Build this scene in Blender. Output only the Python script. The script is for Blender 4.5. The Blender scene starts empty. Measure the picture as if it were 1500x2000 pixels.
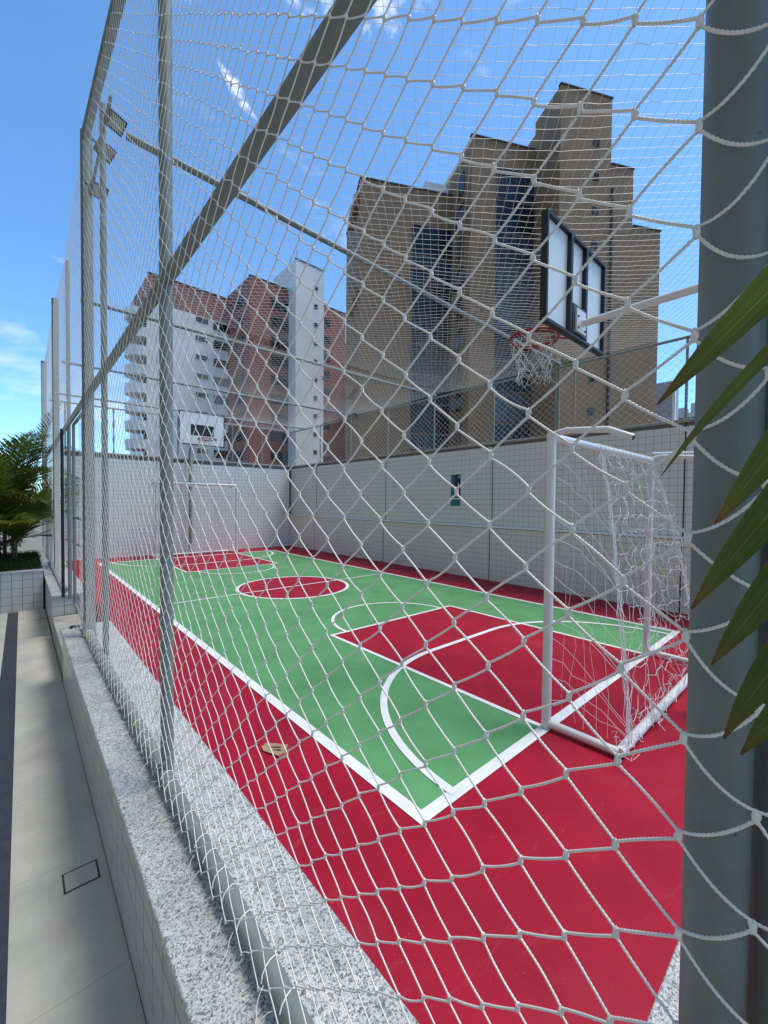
import bpy, math, random
import numpy as np
from mathutils import Vector, Matrix
random.seed(7); rng = np.random.default_rng(7)
scene = bpy.context.scene
C = scene.collection
PI = math.pi
R_ = math.radians

# ------------------------------------------------------------------ camera, sky, sun, exposure
cam = bpy.data.cameras.new('camera'); camo = bpy.data.objects.new('camera', cam); C.objects.link(camo)
cam.sensor_fit = 'VERTICAL'; cam.sensor_height = 36.0; cam.lens = 805 / 2000 * 36
cam.clip_start = 0.02; cam.clip_end = 3000
right = Vector((0.74742, -0.66427, 0.00960)); fwd = Vector((0.66433, 0.74704, -0.02359))
right.normalize(); fwd = (fwd - right * fwd.dot(right)).normalized(); up = right.cross(fwd)
camo.matrix_world = Matrix(((right.x, up.x, -fwd.x, 0), (right.y, up.y, -fwd.y, 0), (right.z, up.z, -fwd.z, 1.55), (0, 0, 0, 1)))
scene.camera = camo

SUN = Vector((0.32, -0.20, 0.92)).normalized()
elev = math.asin(SUN.z); azim = math.atan2(SUN.x, SUN.y)
world = bpy.data.worlds.new('World'); scene.world = world; world.use_nodes = True
nt = world.node_tree; nt.nodes.clear()
out = nt.nodes.new('ShaderNodeOutputWorld'); bg = nt.nodes.new('ShaderNodeBackground')
sky = nt.nodes.new('ShaderNodeTexSky'); sky.sky_type = 'NISHITA'; sky.sun_disc = False
sky.sun_elevation = elev; sky.sun_rotation = azim; sky.air_density = 0.8; sky.dust_density = 0.2; sky.ozone_density = 6.0
bg.inputs['Strength'].default_value = 0.15
tc = nt.nodes.new('ShaderNodeTexCoord'); mp = nt.nodes.new('ShaderNodeMapping')
mp.inputs['Location'].default_value = (4.95, 1.05, 0.65); mp.inputs['Scale'].default_value = (1.0, 1.6, 3.2); mp.inputs['Rotation'].default_value = (0.3, 0.2, 0.5)
n1 = nt.nodes.new('ShaderNodeTexNoise'); n1.inputs['Scale'].default_value = 2.1; n1.inputs['Detail'].default_value = 9; n1.inputs['Roughness'].default_value = 0.58
cr = nt.nodes.new('ShaderNodeValToRGB'); cr.color_ramp.elements[0].position = 0.60; cr.color_ramp.elements[1].position = 0.86
mixc = nt.nodes.new('ShaderNodeMix'); mixc.data_type = 'RGBA'
mixc.inputs['B'].default_value = (7.0, 7.2, 7.4, 1)
nt.links.new(tc.outputs['Generated'], mp.inputs['Vector']); nt.links.new(mp.outputs[0], n1.inputs['Vector'])
nt.links.new(n1.outputs['Fac'], cr.inputs[0]); nt.links.new(cr.outputs[0], mixc.inputs['Factor'])
tint = nt.nodes.new('ShaderNodeMix'); tint.data_type = 'RGBA'; tint.blend_type = 'MULTIPLY'; tint.inputs['Factor'].default_value = 1.0
tint.inputs['B'].default_value = (1.12, 1.46, 1.50, 1); nt.links.new(sky.outputs[0], tint.inputs['A'])   # clear tropical azure
nt.links.new(tint.outputs['Result'], mixc.inputs['A'])
def wisp(base, cen, ax, bx, la, lb, dens):
    # a drawn-out shred of cloud around one direction of the sky
    def dot(vec):
        d = nt.nodes.new('ShaderNodeVectorMath'); d.operation = 'DOT_PRODUCT'; nt.links.new(tc.outputs['Generated'], d.inputs[0]); d.inputs[1].default_value = vec; return d.outputs['Value']
    def mth(op, a, b=None):
        m = nt.nodes.new('ShaderNodeMath'); m.operation = op
        for k, v in enumerate((a, b)):
            if v is None: continue
            if isinstance(v, (int, float)): m.inputs[k].default_value = v
            else: nt.links.new(v, m.inputs[k])
        return m.outputs[0]
    nn = nt.nodes.new('ShaderNodeTexNoise'); nn.inputs['Scale'].default_value = 30; nn.inputs['Detail'].default_value = 7; nt.links.new(tc.outputs['Generated'], nn.inputs['Vector'])
    w1 = mth('MULTIPLY', mth('SUBTRACT', nn.outputs['Fac'], 0.5), lb * 3.0)
    a = mth('DIVIDE', dot(ax), la); b = mth('DIVIDE', mth('ADD', dot(bx), w1), lb)
    m = mth('SUBTRACT', 1.0, mth('ADD', mth('MULTIPLY', a, a), mth('MULTIPLY', b, b)))
    n3 = nt.nodes.new('ShaderNodeTexNoise'); n3.inputs['Scale'].default_value = 55; n3.inputs['Detail'].default_value = 8; n3.inputs['Roughness'].default_value = 0.65; nt.links.new(tc.outputs['Generated'], n3.inputs['Vector'])
    m = mth('MULTIPLY', m, mth('MINIMUM', mth('MAXIMUM', mth('MULTIPLY', mth('SUBTRACT', n3.outputs['Fac'], 0.40), 5.0), 0.06), 1.0))
    m = mth('MULTIPLY', mth('MAXIMUM', m, 0.0), mth('GREATER_THAN', dot(cen), 0.0)); m = mth('MINIMUM', mth('MULTIPLY', m, dens), 0.9)
    x = nt.nodes.new('ShaderNodeMix'); x.data_type = 'RGBA'; x.inputs['B'].default_value = (7.4, 7.5, 7.6, 1)
    nt.links.new(m, x.inputs['Factor']); nt.links.new(base, x.inputs['A']); return x.outputs['Result']
sky_out = wisp(mixc.outputs['Result'], (0.2773, 0.6838, 0.6749), (0.8423, 0.1650, -0.5132), (-0.4623, 0.7108, -0.5302), 0.045, 0.010, 0.8)
sky_out = wisp(sky_out, (0.3571, 0.5147, 0.7794), (0.8042, -0.5939, 0.0238), (0.4752, 0.6183, -0.6260), 0.16, 0.05, 0.75); nt.links.new(sky_out, bg.inputs['Color']); nt.links.new(bg.outputs[0], out.inputs['Surface'])
sl = bpy.data.lights.new('sun', 'SUN'); sl.energy = 2.55; sl.angle = R_(22); sl.color = (1.0, 0.91, 0.775)
so = bpy.data.objects.new('sun', sl); C.objects.link(so); so.rotation_euler = (-SUN).to_track_quat('-Z', 'Y').to_euler()
so.location = (20, 12, 60)
scene.view_settings.view_transform = 'Standard'; scene.view_settings.look = 'None'
scene.view_settings.exposure = 0.40; scene.view_settings.gamma = 1.0
scene.render.engine = 'CYCLES'; scene.cycles.max_bounces = 8; scene.cycles.diffuse_bounces = 4

# ------------------------------------------------------------------ materials
MATS = {}
def node_mat(name):
    m = bpy.data.materials.new(name); m.use_nodes = True
    t = m.node_tree; b = t.nodes['Principled BSDF']; MATS[name] = m
    return m, t, b
def coords(t, scale=(1, 1, 1), kind='Object'):
    c = t.nodes.new('ShaderNodeTexCoord'); p = t.nodes.new('ShaderNodeMapping'); p.inputs['Scale'].default_value = scale
    t.links.new(c.outputs[kind], p.inputs['Vector']); return p.outputs[0]
def noise(t, vec, scale, detail=5, rough=0.6, dist=0.0):
    n = t.nodes.new('ShaderNodeTexNoise'); n.inputs['Scale'].default_value = scale; n.inputs['Detail'].default_value = detail
    n.inputs['Roughness'].default_value = rough; n.inputs['Distortion'].default_value = dist
    if vec is not None: t.links.new(vec, n.inputs['Vector'])
    return n.outputs['Fac']
def ramp(t, fac, stops):
    r = t.nodes.new('ShaderNodeValToRGB'); e = r.color_ramp.elements
    while len(e) < len(stops): e.new(0.5)
    for k, (p, c) in enumerate(stops):
        e[k].position = p; e[k].color = (*c, 1) if len(c) == 3 else c
    t.links.new(fac, r.inputs[0]); return r.outputs[0]
def mix(t, fac, a, b, mode='MIX'):
    m = t.nodes.new('ShaderNodeMix'); m.data_type = 'RGBA'; m.blend_type = mode
    for v, s in ((fac, 'Factor'), (a, 'A'), (b, 'B')):
        if isinstance(v, (int, float)): m.inputs[s].default_value = v
        elif isinstance(v, tuple): m.inputs[s].default_value = (*v, 1)
        else: t.links.new(v, m.inputs[s])
    return m.outputs['Result']
def bump(t, b, h, strength=0.3, dist=0.01):
    n = t.nodes.new('ShaderNodeBump'); n.inputs['Strength'].default_value = strength; n.inputs['Distance'].default_value = dist
    t.links.new(h, n.inputs['Height']); t.links.new(n.outputs[0], b.inputs['Normal'])
def sc(c, k): return tuple(max(0, x * k) for x in c)
def plain(name, col, rough=0.6, var=0.12, scale=6, bstr=0.0, bscale=60, metal=0.0, spec=0.5, bdist=0.004, obj_rand=0.0):
    m, t, b = node_mat(name)
    v = coords(t)
    c = ramp(t, noise(t, v, scale, 7, 0.65), [(0.25, sc(col, 1 - var)), (0.75, sc(col, 1 + var))])
    if obj_rand:
        oi = t.nodes.new('ShaderNodeObjectInfo')
        k = ramp(t, oi.outputs['Random'], [(0, (1 - obj_rand,) * 3), (1, (1,) * 3)])
        c = mix(t, 1.0, c, k, 'MULTIPLY')
    t.links.new(c, b.inputs['Base Color'])
    b.inputs['Roughness'].default_value = rough; b.inputs['Metallic'].default_value = metal
    b.inputs['Specular IOR Level'].default_value = spec
    if bstr: bump(t, b, noise(t, v, bscale, 4), bstr, bdist)
    return m

def paint(name, col, dust=0.10):
    m, t, b = node_mat(name); v = coords(t)
    c = ramp(t, noise(t, v, 2.2, 8, 0.62), [(0.28, sc(col, 0.86)), (0.72, sc(col, 1.12))])
    dustm = ramp(t, noise(t, coords(t, (1.0, 0.5, 1)), 1.3, 9, 0.72, 0.8), [(0.52, (0, 0, 0)), (0.80, (dust, dust, dust))])
    c = mix(t, dustm, c, (0.55, 0.45, 0.42))
    big = ramp(t, noise(t, v, 0.55, 4, 0.6), [(0.35, (0.90, 0.90, 0.90)), (0.65, (1.07, 1.07, 1.07))]); c = mix(t, 1.0, c, big, 'MULTIPLY')
    stk = ramp(t, noise(t, coords(t, (0.9, 5.0, 1)), 3.2, 7, 0.7, 1.2), [(0.60, (0, 0, 0)), (0.82, (dust * 2.2,) * 3)]); c = mix(t, stk, c, (0.62, 0.56, 0.52))
    scf = ramp(t, noise(t, coords(t, (7.0, 1.2, 1)), 2.6, 6, 0.65, 1.5), [(0.66, (0, 0, 0)), (0.76, (0.22, 0.22, 0.22))]); c = mix(t, scf, c, (0.07, 0.03, 0.03))
    grit = ramp(t, noise(t, v, 120, 2, 0.5), [(0.72, (0, 0, 0)), (0.76, (0.30, 0.30, 0.30))]); c = mix(t, grit, c, (0.65, 0.58, 0.55))
    spk = ramp(t, noise(t, v, 46, 3, 0.5), [(0.745, (0, 0, 0)), (0.77, (0.75, 0.75, 0.75))])
    area = ramp(t, noise(t, v, 0.9, 2, 0.5), [(0.54, (0, 0, 0)), (0.64, (1, 1, 1))])
    spk = mix(t, 1.0, spk, area, 'MULTIPLY')
    c = mix(t, spk, c, (0.03, 0.012, 0.012))
    t.links.new(c, b.inputs['Base Color'])
    rr = ramp(t, noise(t, v, 3.5, 6), [(0.3, (0.42,) * 3), (0.7, (0.62,) * 3)])
    t.links.new(rr, b.inputs['Roughness']); b.inputs['Specular IOR Level'].default_value = 0.18
    bump(t, b, noise(t, v, 170, 3), 0.12, 0.003)
    return m
paint('court_red', (0.335, 0.0060, 0.027), 0.05)
paint('court_green', (0.108, 0.310, 0.125), 0.08)
m, t, b = node_mat('line_white'); v = coords(t)
c = ramp(t, noise(t, v, 5, 8, 0.7), [(0.3, (0.66, 0.69, 0.69)), (0.65, (0.80, 0.82, 0.82))])
sm = ramp(t, noise(t, v, 7.0, 7, 0.72), [(0.62, (0, 0, 0)), (0.78, (0.55, 0.55, 0.55))])
c = mix(t, sm, c, (0.22, 0.23, 0.25)); t.links.new(c, b.inputs['Base Color']); b.inputs['Roughness'].default_value = 0.55; b.inputs['Specular IOR Level'].default_value = 0.25

m, t, b = node_mat('granite'); v = coords(t)
w = t.nodes.new('ShaderNodeTexVoronoi'); w.inputs['Scale'].default_value = 95; w.inputs['Randomness'].default_value = 1
nz = t.nodes.new('ShaderNodeTexNoise'); nz.inputs['Scale'].default_value = 60; t.links.new(v, nz.inputs['Vector'])
vv = t.nodes.new('ShaderNodeMix'); vv.data_type = 'VECTOR'; vv.inputs['Factor'].default_value = 0.025
t.links.new(v, vv.inputs['A']); t.links.new(nz.outputs['Color'], vv.inputs['B']); t.links.new(vv.outputs['Result'], w.inputs['Vector'])
c = ramp(t, noise(t, v, 155, 4, 0.66, 0.4), [(0.36, (0.07, 0.075, 0.085)), (0.43, (0.30, 0.315, 0.32)), (0.50, (0.60, 0.615, 0.605)), (0.70, (0.76, 0.77, 0.75))])
sep = t.nodes.new('ShaderNodeSeparateColor'); t.links.new(w.outputs['Color'], sep.inputs[0])
c2 = ramp(t, sep.outputs[0], [(0.0, (0.30, 0.32, 0.36)), (0.10, (0.50, 0.53, 0.55)), (0.25, (1, 1, 1))])
c = mix(t, 0.8, c, c2, 'MULTIPLY')
st = ramp(t, noise(t, v, 2.8, 7, 0.75), [(0.33, (0.66, 0.68, 0.68)), (0.62, (1, 1, 1))])
c = mix(t, 1.0, c, st, 'MULTIPLY')
t.links.new(c, b.inputs['Base Color']); b.inputs['Roughness'].default_value = 0.42
bump(t, b, noise(t, v, 240, 2), 0.08, 0.002)

m, t, b = node_mat('steel'); v = coords(t)
c = ramp(t, noise(t, v, 5, 8, 0.7), [(0.25, (0.145, 0.175, 0.168)), (0.75, (0.215, 0.250, 0.240))])
ch = ramp(t, noise(t, v, 38, 5, 0.6), [(0.70, (0, 0, 0)), (0.735, (0.8, 0.8, 0.8))]); ar = ramp(t, noise(t, v, 2.3, 2), [(0.50, (0, 0, 0)), (0.60, (1, 1, 1))])
c = mix(t, mix(t, 1.0, ch, ar, 'MULTIPLY'), c, (0.045, 0.04, 0.035)); t.links.new(c, b.inputs['Base Color'])
t.links.new(ramp(t, noise(t, v, 9, 5), [(0.3, (0.38,) * 3), (0.7, (0.6,) * 3)]), b.inputs['Roughness']); b.inputs['Specular IOR Level'].default_value = 0.4
bump(t, b, noise(t, coords(t, (1, 1, 0.35)), 130, 4, 0.6), 0.30, 0.004)
plain('steel_dark', (0.05, 0.058, 0.058), 0.5, 0.2, 5, 0.1, 40)
plain('black', (0.012, 0.013, 0.014), 0.45, 0.2, 8)
plain('white_steel', (0.70, 0.71, 0.70), 0.34, 0.06, 9, 0.06, 60)
plain('rope', (0.80, 0.80, 0.785), 0.36, 0.06, 60, 0.35, 900, bdist=0.0006)
plain('rope_thin', (0.80, 0.80, 0.79), 0.5, 0.06, 3)
plain('goal_cord', (0.74, 0.74, 0.74), 0.5, 0.05, 6)
plain('tile_wall', (0.74, 0.74, 0.735), 0.24, 0.05, 2.2, spec=0.4, obj_rand=0.03)
plain('tile_low', (0.50, 0.52, 0.51), 0.26, 0.06, 3.0, obj_rand=0.08)
plain('grout', (0.17, 0.17, 0.165), 0.9, 0.15, 12, 0.2, 120)
plain('cement', (0.33, 0.32, 0.30), 0.85, 0.2, 5, 0.3, 60)
plain('joint_dark', (0.035, 0.037, 0.04), 0.8, 0.1, 8)
plain('paver', (0.47, 0.46, 0.405), 0.62, 0.20, 2.6, 0.15, 90, obj_rand=0.06)
plain('paver_dark', (0.038, 0.045, 0.062), 0.55, 0.35, 28, 0.4, 120, obj_rand=0.12)
plain('ground', (0.22, 0.21, 0.18), 0.9, 0.3, 0.05)
plain('red_rim', (0.30, 0.018, 0.022), 0.4, 0.1, 9)
plain('rim_orange', (0.48, 0.10, 0.06), 0.4, 0.1, 9)
plain('board_white', (0.74, 0.77, 0.78), 0.38, 0.04, 5)
plain('cardboard', (0.36, 0.25, 0.15), 0.85, 0.14, 14, 0.1, 60)
plain('cardboard_red', (0.30, 0.03, 0.04), 0.7, 0.1, 9)
plain('ink', (0.03, 0.025, 0.02), 0.7, 0.1, 9)
plain('plastic_white', (0.76, 0.76, 0.75), 0.4, 0.03, 6)
plain('lamp_glass', (0.30, 0.29, 0.25), 0.12, 0.06, 20)
plain('glass_dark', (0.014, 0.017, 0.023), 0.2, 0.5, 0.5, spec=0.25)
plain('glass_blue', (0.030, 0.036, 0.046), 0.25, 0.6, 0.35, spec=0.22)
plain('glass_curtain', (0.09, 0.095, 0.10), 0.3, 0.5, 1.2, spec=0.3)
plain('frame_dark', (0.03, 0.034, 0.042), 0.5, 0.2, 1)
plain('frame_mid', (0.11, 0.125, 0.15), 0.5, 0.2, 1)
plain('bwhite', (0.54, 0.55, 0.56), 0.75, 0.10, 0.35, 0.2, 3)
plain('bgrey', (0.36, 0.38, 0.42), 0.75, 0.08, 0.3)
plain('bcream', (0.50, 0.46, 0.36), 0.8, 0.12, 0.3)
plain('shade_tower', (0.49, 0.47, 0.40), 0.8, 0.08, 0.3)  # wall colour of the unseen tower added for shade
plain('roofcap', (0.055, 0.045, 0.04), 0.8, 0.2, 1)
plain('soffit', (0.30, 0.27, 0.18), 0.8, 0.15, 1)
plain('soil', (0.05, 0.035, 0.02), 0.95, 0.3, 8)
plain('bark', (0.16, 0.13, 0.07), 0.85, 0.35, 14, 0.5, 50)
def bricks(name, c1, c2, mortar, s):
    m, t, b = node_mat(name)
    tcx = t.nodes.new('ShaderNodeTexCoord'); sx = t.nodes.new('ShaderNodeSeparateXYZ'); t.links.new(tcx.outputs['Object'], sx.inputs[0])
    ad = t.nodes.new('ShaderNodeMath'); ad.operation = 'ADD'; t.links.new(sx.outputs[0], ad.inputs[0]); t.links.new(sx.outputs[1], ad.inputs[1])
    cb = t.nodes.new('ShaderNodeCombineXYZ'); t.links.new(ad.outputs[0], cb.inputs[0]); t.links.new(sx.outputs[2], cb.inputs[1])
    br = t.nodes.new('ShaderNodeTexBrick'); br.inputs['Scale'].default_value = s
    br.inputs['Color1'].default_value = (*c1, 1); br.inputs['Color2'].default_value = (*c2, 1); br.inputs['Mortar'].default_value = (*mortar, 1)
    br.inputs['Mortar Size'].default_value = 0.02; t.links.new(cb.outputs[0], br.inputs['Vector'])
    st = ramp(t, noise(t, tcx.outputs['Object'], 0.25, 7, 0.7), [(0.3, (0.80, 0.80, 0.80)), (0.7, (1.1, 1.1, 1.1))])
    c = mix(t, 1.0, br.outputs['Color'], st, 'MULTIPLY')
    t.links.new(c, b.inputs['Base Color']); b.inputs['Roughness'].default_value = 0.7
bricks('brown_brick', (0.330, 0.176, 0.078), (0.258, 0.137, 0.060), (0.17, 0.105, 0.06), 2.6)
bricks('red_brick', (0.31, 0.085, 0.060), (0.26, 0.070, 0.05), (0.22, 0.09, 0.07), 3.0)
bricks('white_tile', (0.74, 0.73, 0.72), (0.70, 0.69, 0.68), (0.60, 0.60, 0.60), 2.4)
def leaf_mat(name, stops, rough=0.42):
    m, t, b = node_mat(name)
    uv = t.nodes.new('ShaderNodeUVMap'); s = t.nodes.new('ShaderNodeSeparateXYZ'); t.links.new(uv.outputs[0], s.inputs[0])
    c = ramp(t, s.outputs[1], stops)
    rib = ramp(t, s.outputs[0], [(0.0, (0.8, 0.8, 0.8)), (0.12, (1, 1, 1)), (0.20, (0.75, 0.78, 0.75)), (0.30, (1, 1, 1)), (0.46, (0.85, 0.85, 0.8)), (0.5, (1.7, 1.6, 1.5)), (0.54, (0.85, 0.85, 0.8)), (0.72, (1, 1, 1)), (0.80, (0.75, 0.78, 0.75)), (1.0, (0.95, 0.95, 0.9))])
    c = mix(t, 1.0, c, rib, 'MULTIPLY')
    n = ramp(t, noise(t, coords(t), 14, 6), [(0.3, (0.62, 0.68, 0.6)), (0.7, (1.25, 1.18, 1.2))])
    c = mix(t, 1.0, c, n, 'MULTIPLY')
    t.links.new(c, b.inputs['Base Color']); b.inputs['Roughness'].default_value = rough
    wv = t.nodes.new('ShaderNodeMath'); wv.operation = 'SINE'; ml = t.nodes.new('ShaderNodeMath'); ml.operation = 'MULTIPLY'; ml.inputs[1].default_value = 50
    t.links.new(s.outputs[0], ml.inputs[0]); t.links.new(ml.outputs[0], wv.inputs[0]); bump(t, b, wv.outputs[0], 0.12, 0.0006)
    b.inputs['Transmission Weight'].default_value = 0.0
    tr = t.nodes.new('ShaderNodeBsdfTranslucent'); t.links.new(c, tr.inputs['Color'])
    ms = t.nodes.new('ShaderNodeMixShader'); ms.inputs[0].default_value = 0.3
    o = t.nodes['Material Output']; t.links.new(b.outputs[0], ms.inputs[1]); t.links.new(tr.outputs[0], ms.inputs[2]); t.links.new(ms.outputs[0], o.inputs['Surface'])
leaf_mat('leaf_near', [(0.0, (0.075, 0.135, 0.024)), (0.78, (0.10, 0.145, 0.024)), (0.93, (0.17, 0.11, 0.02)), (1.0, (0.11, 0.05, 0.015))])
leaf_mat('leaf_far', [(0.0, (0.12, 0.17, 0.02)), (0.7, (0.22, 0.25, 0.03)), (1.0, (0.28, 0.24, 0.05))])
leaf_mat('leaf_green', [(0.0, (0.07, 0.13, 0.018)), (1.0, (0.13, 0.19, 0.026))])
leaf_mat('grass', [(0.0, (0.03, 0.08, 0.012)), (1.0, (0.07, 0.17, 0.025))], 0.6)
m, t, b = node_mat('poster_print')
c = t.nodes.new('ShaderNodeTexCoord'); s = t.nodes.new('ShaderNodeSeparateXYZ'); t.links.new(c.outputs['Generated'], s.inputs[0])
g = ramp(t, s.outputs[1], [(0.0, (0.006, 0.008, 0.04)), (0.45, (0.004, 0.012, 0.04)), (0.70, (0.010, 0.13, 0.20)), (1.0, (0.02, 0.24, 0.24))])
t.links.new(g, b.inputs['Base Color']); b.inputs['Roughness'].default_value = 0.35
m, t, b = node_mat('poster_teal'); v = coords(t)
t.links.new(ramp(t, noise(t, v, 14, 2), [(0.3, (0.008, 0.12, 0.17)), (0.7, (0.02, 0.24, 0.23))]), b.inputs['Base Color']); b.inputs['Roughness'].default_value = 0.35

# ------------------------------------------------------------------ helpers
class MB:
    def __init__(s): s.v = []; s.f = []; s.uv = {}
    def quad(s, a, b, c, d):
        n = len(s.v); s.v += [a, b, c, d]; s.f.append((n, n + 1, n + 2, n + 3))
    def poly(s, pts):
        n = len(s.v); s.v += pts; s.f.append(tuple(range(n, n + len(pts))))
    def box(s, x0, x1, y0, y1, z0, z1):
        n = len(s.v)
        s.v += [(x0, y0, z0), (x1, y0, z0), (x1, y1, z0), (x0, y1, z0), (x0, y0, z1), (x1, y0, z1), (x1, y1, z1), (x0, y1, z1)]
        for q in ((0, 3, 2, 1), (4, 5, 6, 7), (0, 1, 5, 4), (1, 2, 6, 5), (2, 3, 7, 6), (3, 0, 4, 7)): s.f.append(tuple(n + i for i in q))
        return s
    def cbox(s, x0, x1, y0, y1, z0, z1, e=0.004):
        # box with chamfered top edges
        n = len(s.v)
        for (z, k) in ((z0, 0), (z1 - e, 0), (z1, e)):
            s.v += [(x0 + k, y0 + k, z), (x1 - k, y0 + k, z), (x1 - k, y1 - k, z), (x0 + k, y1 - k, z)]
        s.f.append((n, n + 3, n + 2, n + 1)); s.f.append((n + 8, n + 9, n + 10, n + 11))
        for r in (0, 4):
            for i in range(4):
                j = (i + 1) % 4; s.f.append((n + r + i, n + r + j, n + r + 4 + j, n + r + 4 + i))
        return s
    def tube(s, pts, r, n=8, caps=True, closed=False):
        pts = [Vector(p) for p in pts]; rr = r if isinstance(r, (list, tuple)) else [r] * len(pts)
        base = len(s.v); prev = None; m = len(pts)
        for i, p in enumerate(pts):
            if closed: d = pts[(i + 1) % m] - pts[i - 1]
            else: d = pts[min(i + 1, m - 1)] - pts[max(i - 1, 0)]
            if d.length < 1e-9: d = Vector((0, 0, 1))
            d.normalize()
            if prev is None:
                a = Vector((0, 0, 1)) if abs(d.z) < 0.9 else Vector((1, 0, 0)); u = d.cross(a).normalized()
            else:
                u = prev - d * prev.dot(d)
                u = u.normalized() if u.length > 1e-6 else d.orthogonal().normalized()
            prev = u; w_ = d.cross(u)
            for k in range(n):
                an = 2 * PI * k / n; q = p + (u * math.cos(an) + w_ * math.sin(an)) * rr[i]; s.v.append(tuple(q))
        for i in range(m if closed else m - 1):
            for k in range(n):
                a = base + i * n + k; b_ = base + i * n + (k + 1) % n; i2 = (i + 1) % m
                s.f.append((a, b_, base + i2 * n + (k + 1) % n, base + i2 * n + k))
        if caps and not closed:
            s.f.append(tuple(base + k for k in reversed(range(n)))); s.f.append(tuple(base + (m - 1) * n + k for k in range(n)))
        return s
    def build(s, name, mat, parent=None, smooth=False):
        return mesh_obj(name, s.mesh(name, mat, smooth), parent)
    def mesh(s, name, mat, smooth=False):
        me = bpy.data.meshes.new(name); me.from_pydata(s.v, [], s.f); me.materials.append(MATS[mat])
        if smooth: me.shade_smooth(); smooth_angle(me)
        me.update(); return me
def smooth_angle(me, ang=45):
    try: me.set_sharp_from_angle(angle=R_(ang))
    except Exception: pass
def wloc(o):
    l = Vector((0, 0, 0))
    while o is not None: l = l + o.location; o = o.parent
    return l
def mesh_obj(name, me, parent=None, loc=None, rz=None):
    """mesh written in world coordinates (or local when the root sits at the origin); loc places a shared mesh"""
    o = bpy.data.objects.new(name, me); C.objects.link(o)
    base = Vector(loc) if loc is not None else Vector((0, 0, 0))
    if parent is not None: o.parent = parent; o.location = base - wloc(parent)
    else: o.location = base
    if rz is not None: o.rotation_euler = rz
    return o
def thing(name, label, cat, loc=(0, 0, 0), group=None, kind=None):
    o = bpy.data.objects.new(name, None); C.objects.link(o); o.location = loc; o.empty_display_size = 0.1
    return tag(o, label, cat, group, kind)
def tag(o, label, cat, group=None, kind=None):
    o['label'] = label
    if cat: o['category'] = cat
    if group: o['group'] = group
    if kind: o['kind'] = kind
    return o
def struct(o, label=None):
    o['kind'] = 'structure'
    if label: o['label'] = label
    return o
def dup(root, loc, rot, label):
    r = root.copy(); C.objects.link(r); r.location = loc; r.rotation_euler = rot; r['label'] = label
    for ch in list(root.children):
        c_ = ch.copy(); C.objects.link(c_); c_.parent = r
        for g_ in list(ch.children):
            d_ = g_.copy(); C.objects.link(d_); d_.parent = c_
    return r
def np_obj(name, V, F, mat, parent=None, smooth=False, kind=None, off=(0, 0, 0)):
    """numpy mesh, F: (n,k) array"""
    me = bpy.data.meshes.new(name); V = np.asarray(V, dtype=np.float32); F = np.asarray(F, dtype=np.int32)
    k = F.shape[1]; me.vertices.add(len(V)); me.vertices.foreach_set('co', V.ravel())
    me.loops.add(F.size); me.loops.foreach_set('vertex_index', F.ravel())
    me.polygons.add(len(F)); me.polygons.foreach_set('loop_start', np.arange(0, F.size, k, dtype=np.int32))
    me.update(calc_edges=True); me.validate(); me.materials.append(MATS[mat])
    if smooth: me.shade_smooth()
    else: me.shade_flat()
    o = mesh_obj(name, me, parent)
    if kind: o['kind'] = kind
    return o
def bars(A, B, r, n=4, rings=2, lobes=0, pitch=0.015, bow=0.0, seed=0, sagz=None):
    """tubes between A[i] and B[i]; lobes>0 twists a lobed section like laid rope"""
    g = np.random.default_rng(seed); A = np.asarray(A, float); B = np.asarray(B, float); N = len(A)
    D = B - A; L = np.linalg.norm(D, axis=1, keepdims=True); T = D / L
    ref = np.tile(np.array([1.0, 0.02, 0.03]), (N, 1)); ref[np.abs(T[:, 0]) > 0.8] = (0, 0, 1.0)
    U = np.cross(T, ref); U /= np.linalg.norm(U, axis=1, keepdims=True); W = np.cross(T, U)
    t = np.linspace(0, 1, rings); th = np.arange(n) * 2 * PI / n
    bo = (g.normal(size=(N, 1)) * U + g.normal(size=(N, 1)) * W) * bow
    if sagz is not None: bo = bo + np.stack([np.zeros(N), np.zeros(N), -np.asarray(sagz)], -1)
    cen = A[:, None, :] + D[:, None, :] * t[None, :, None] + bo[:, None, :] * (4 * t * (1 - t))[None, :, None]
    if lobes:
        ph = (L * t[None, :]) * (2 * PI / pitch) + g.random((N, 1)) * 6
        ang = th[None, None, :]; rad = r * (1 + 0.28 * np.cos(lobes * (ang - ph[:, :, None])))
    else: rad = np.full((N, rings, n), r)
    V = cen[:, :, None, :] + rad[..., None] * (np.cos(th)[None, None, :, None] * U[:, None, None, :] + np.sin(th)[None, None, :, None] * W[:, None, None, :])
    V = V.reshape(-1, 3)
    k = np.arange(n); i = np.arange(rings - 1)
    q = np.stack([i[:, None] * n + k, i[:, None] * n + (k + 1) % n, (i[:, None] + 1) * n + (k + 1) % n, (i[:, None] + 1) * n + k], -1).reshape(-1, 4)
    F = (np.arange(N) * (rings * n))[:, None, None] + q[None]
    return V, F.reshape(-1, 4)
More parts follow.
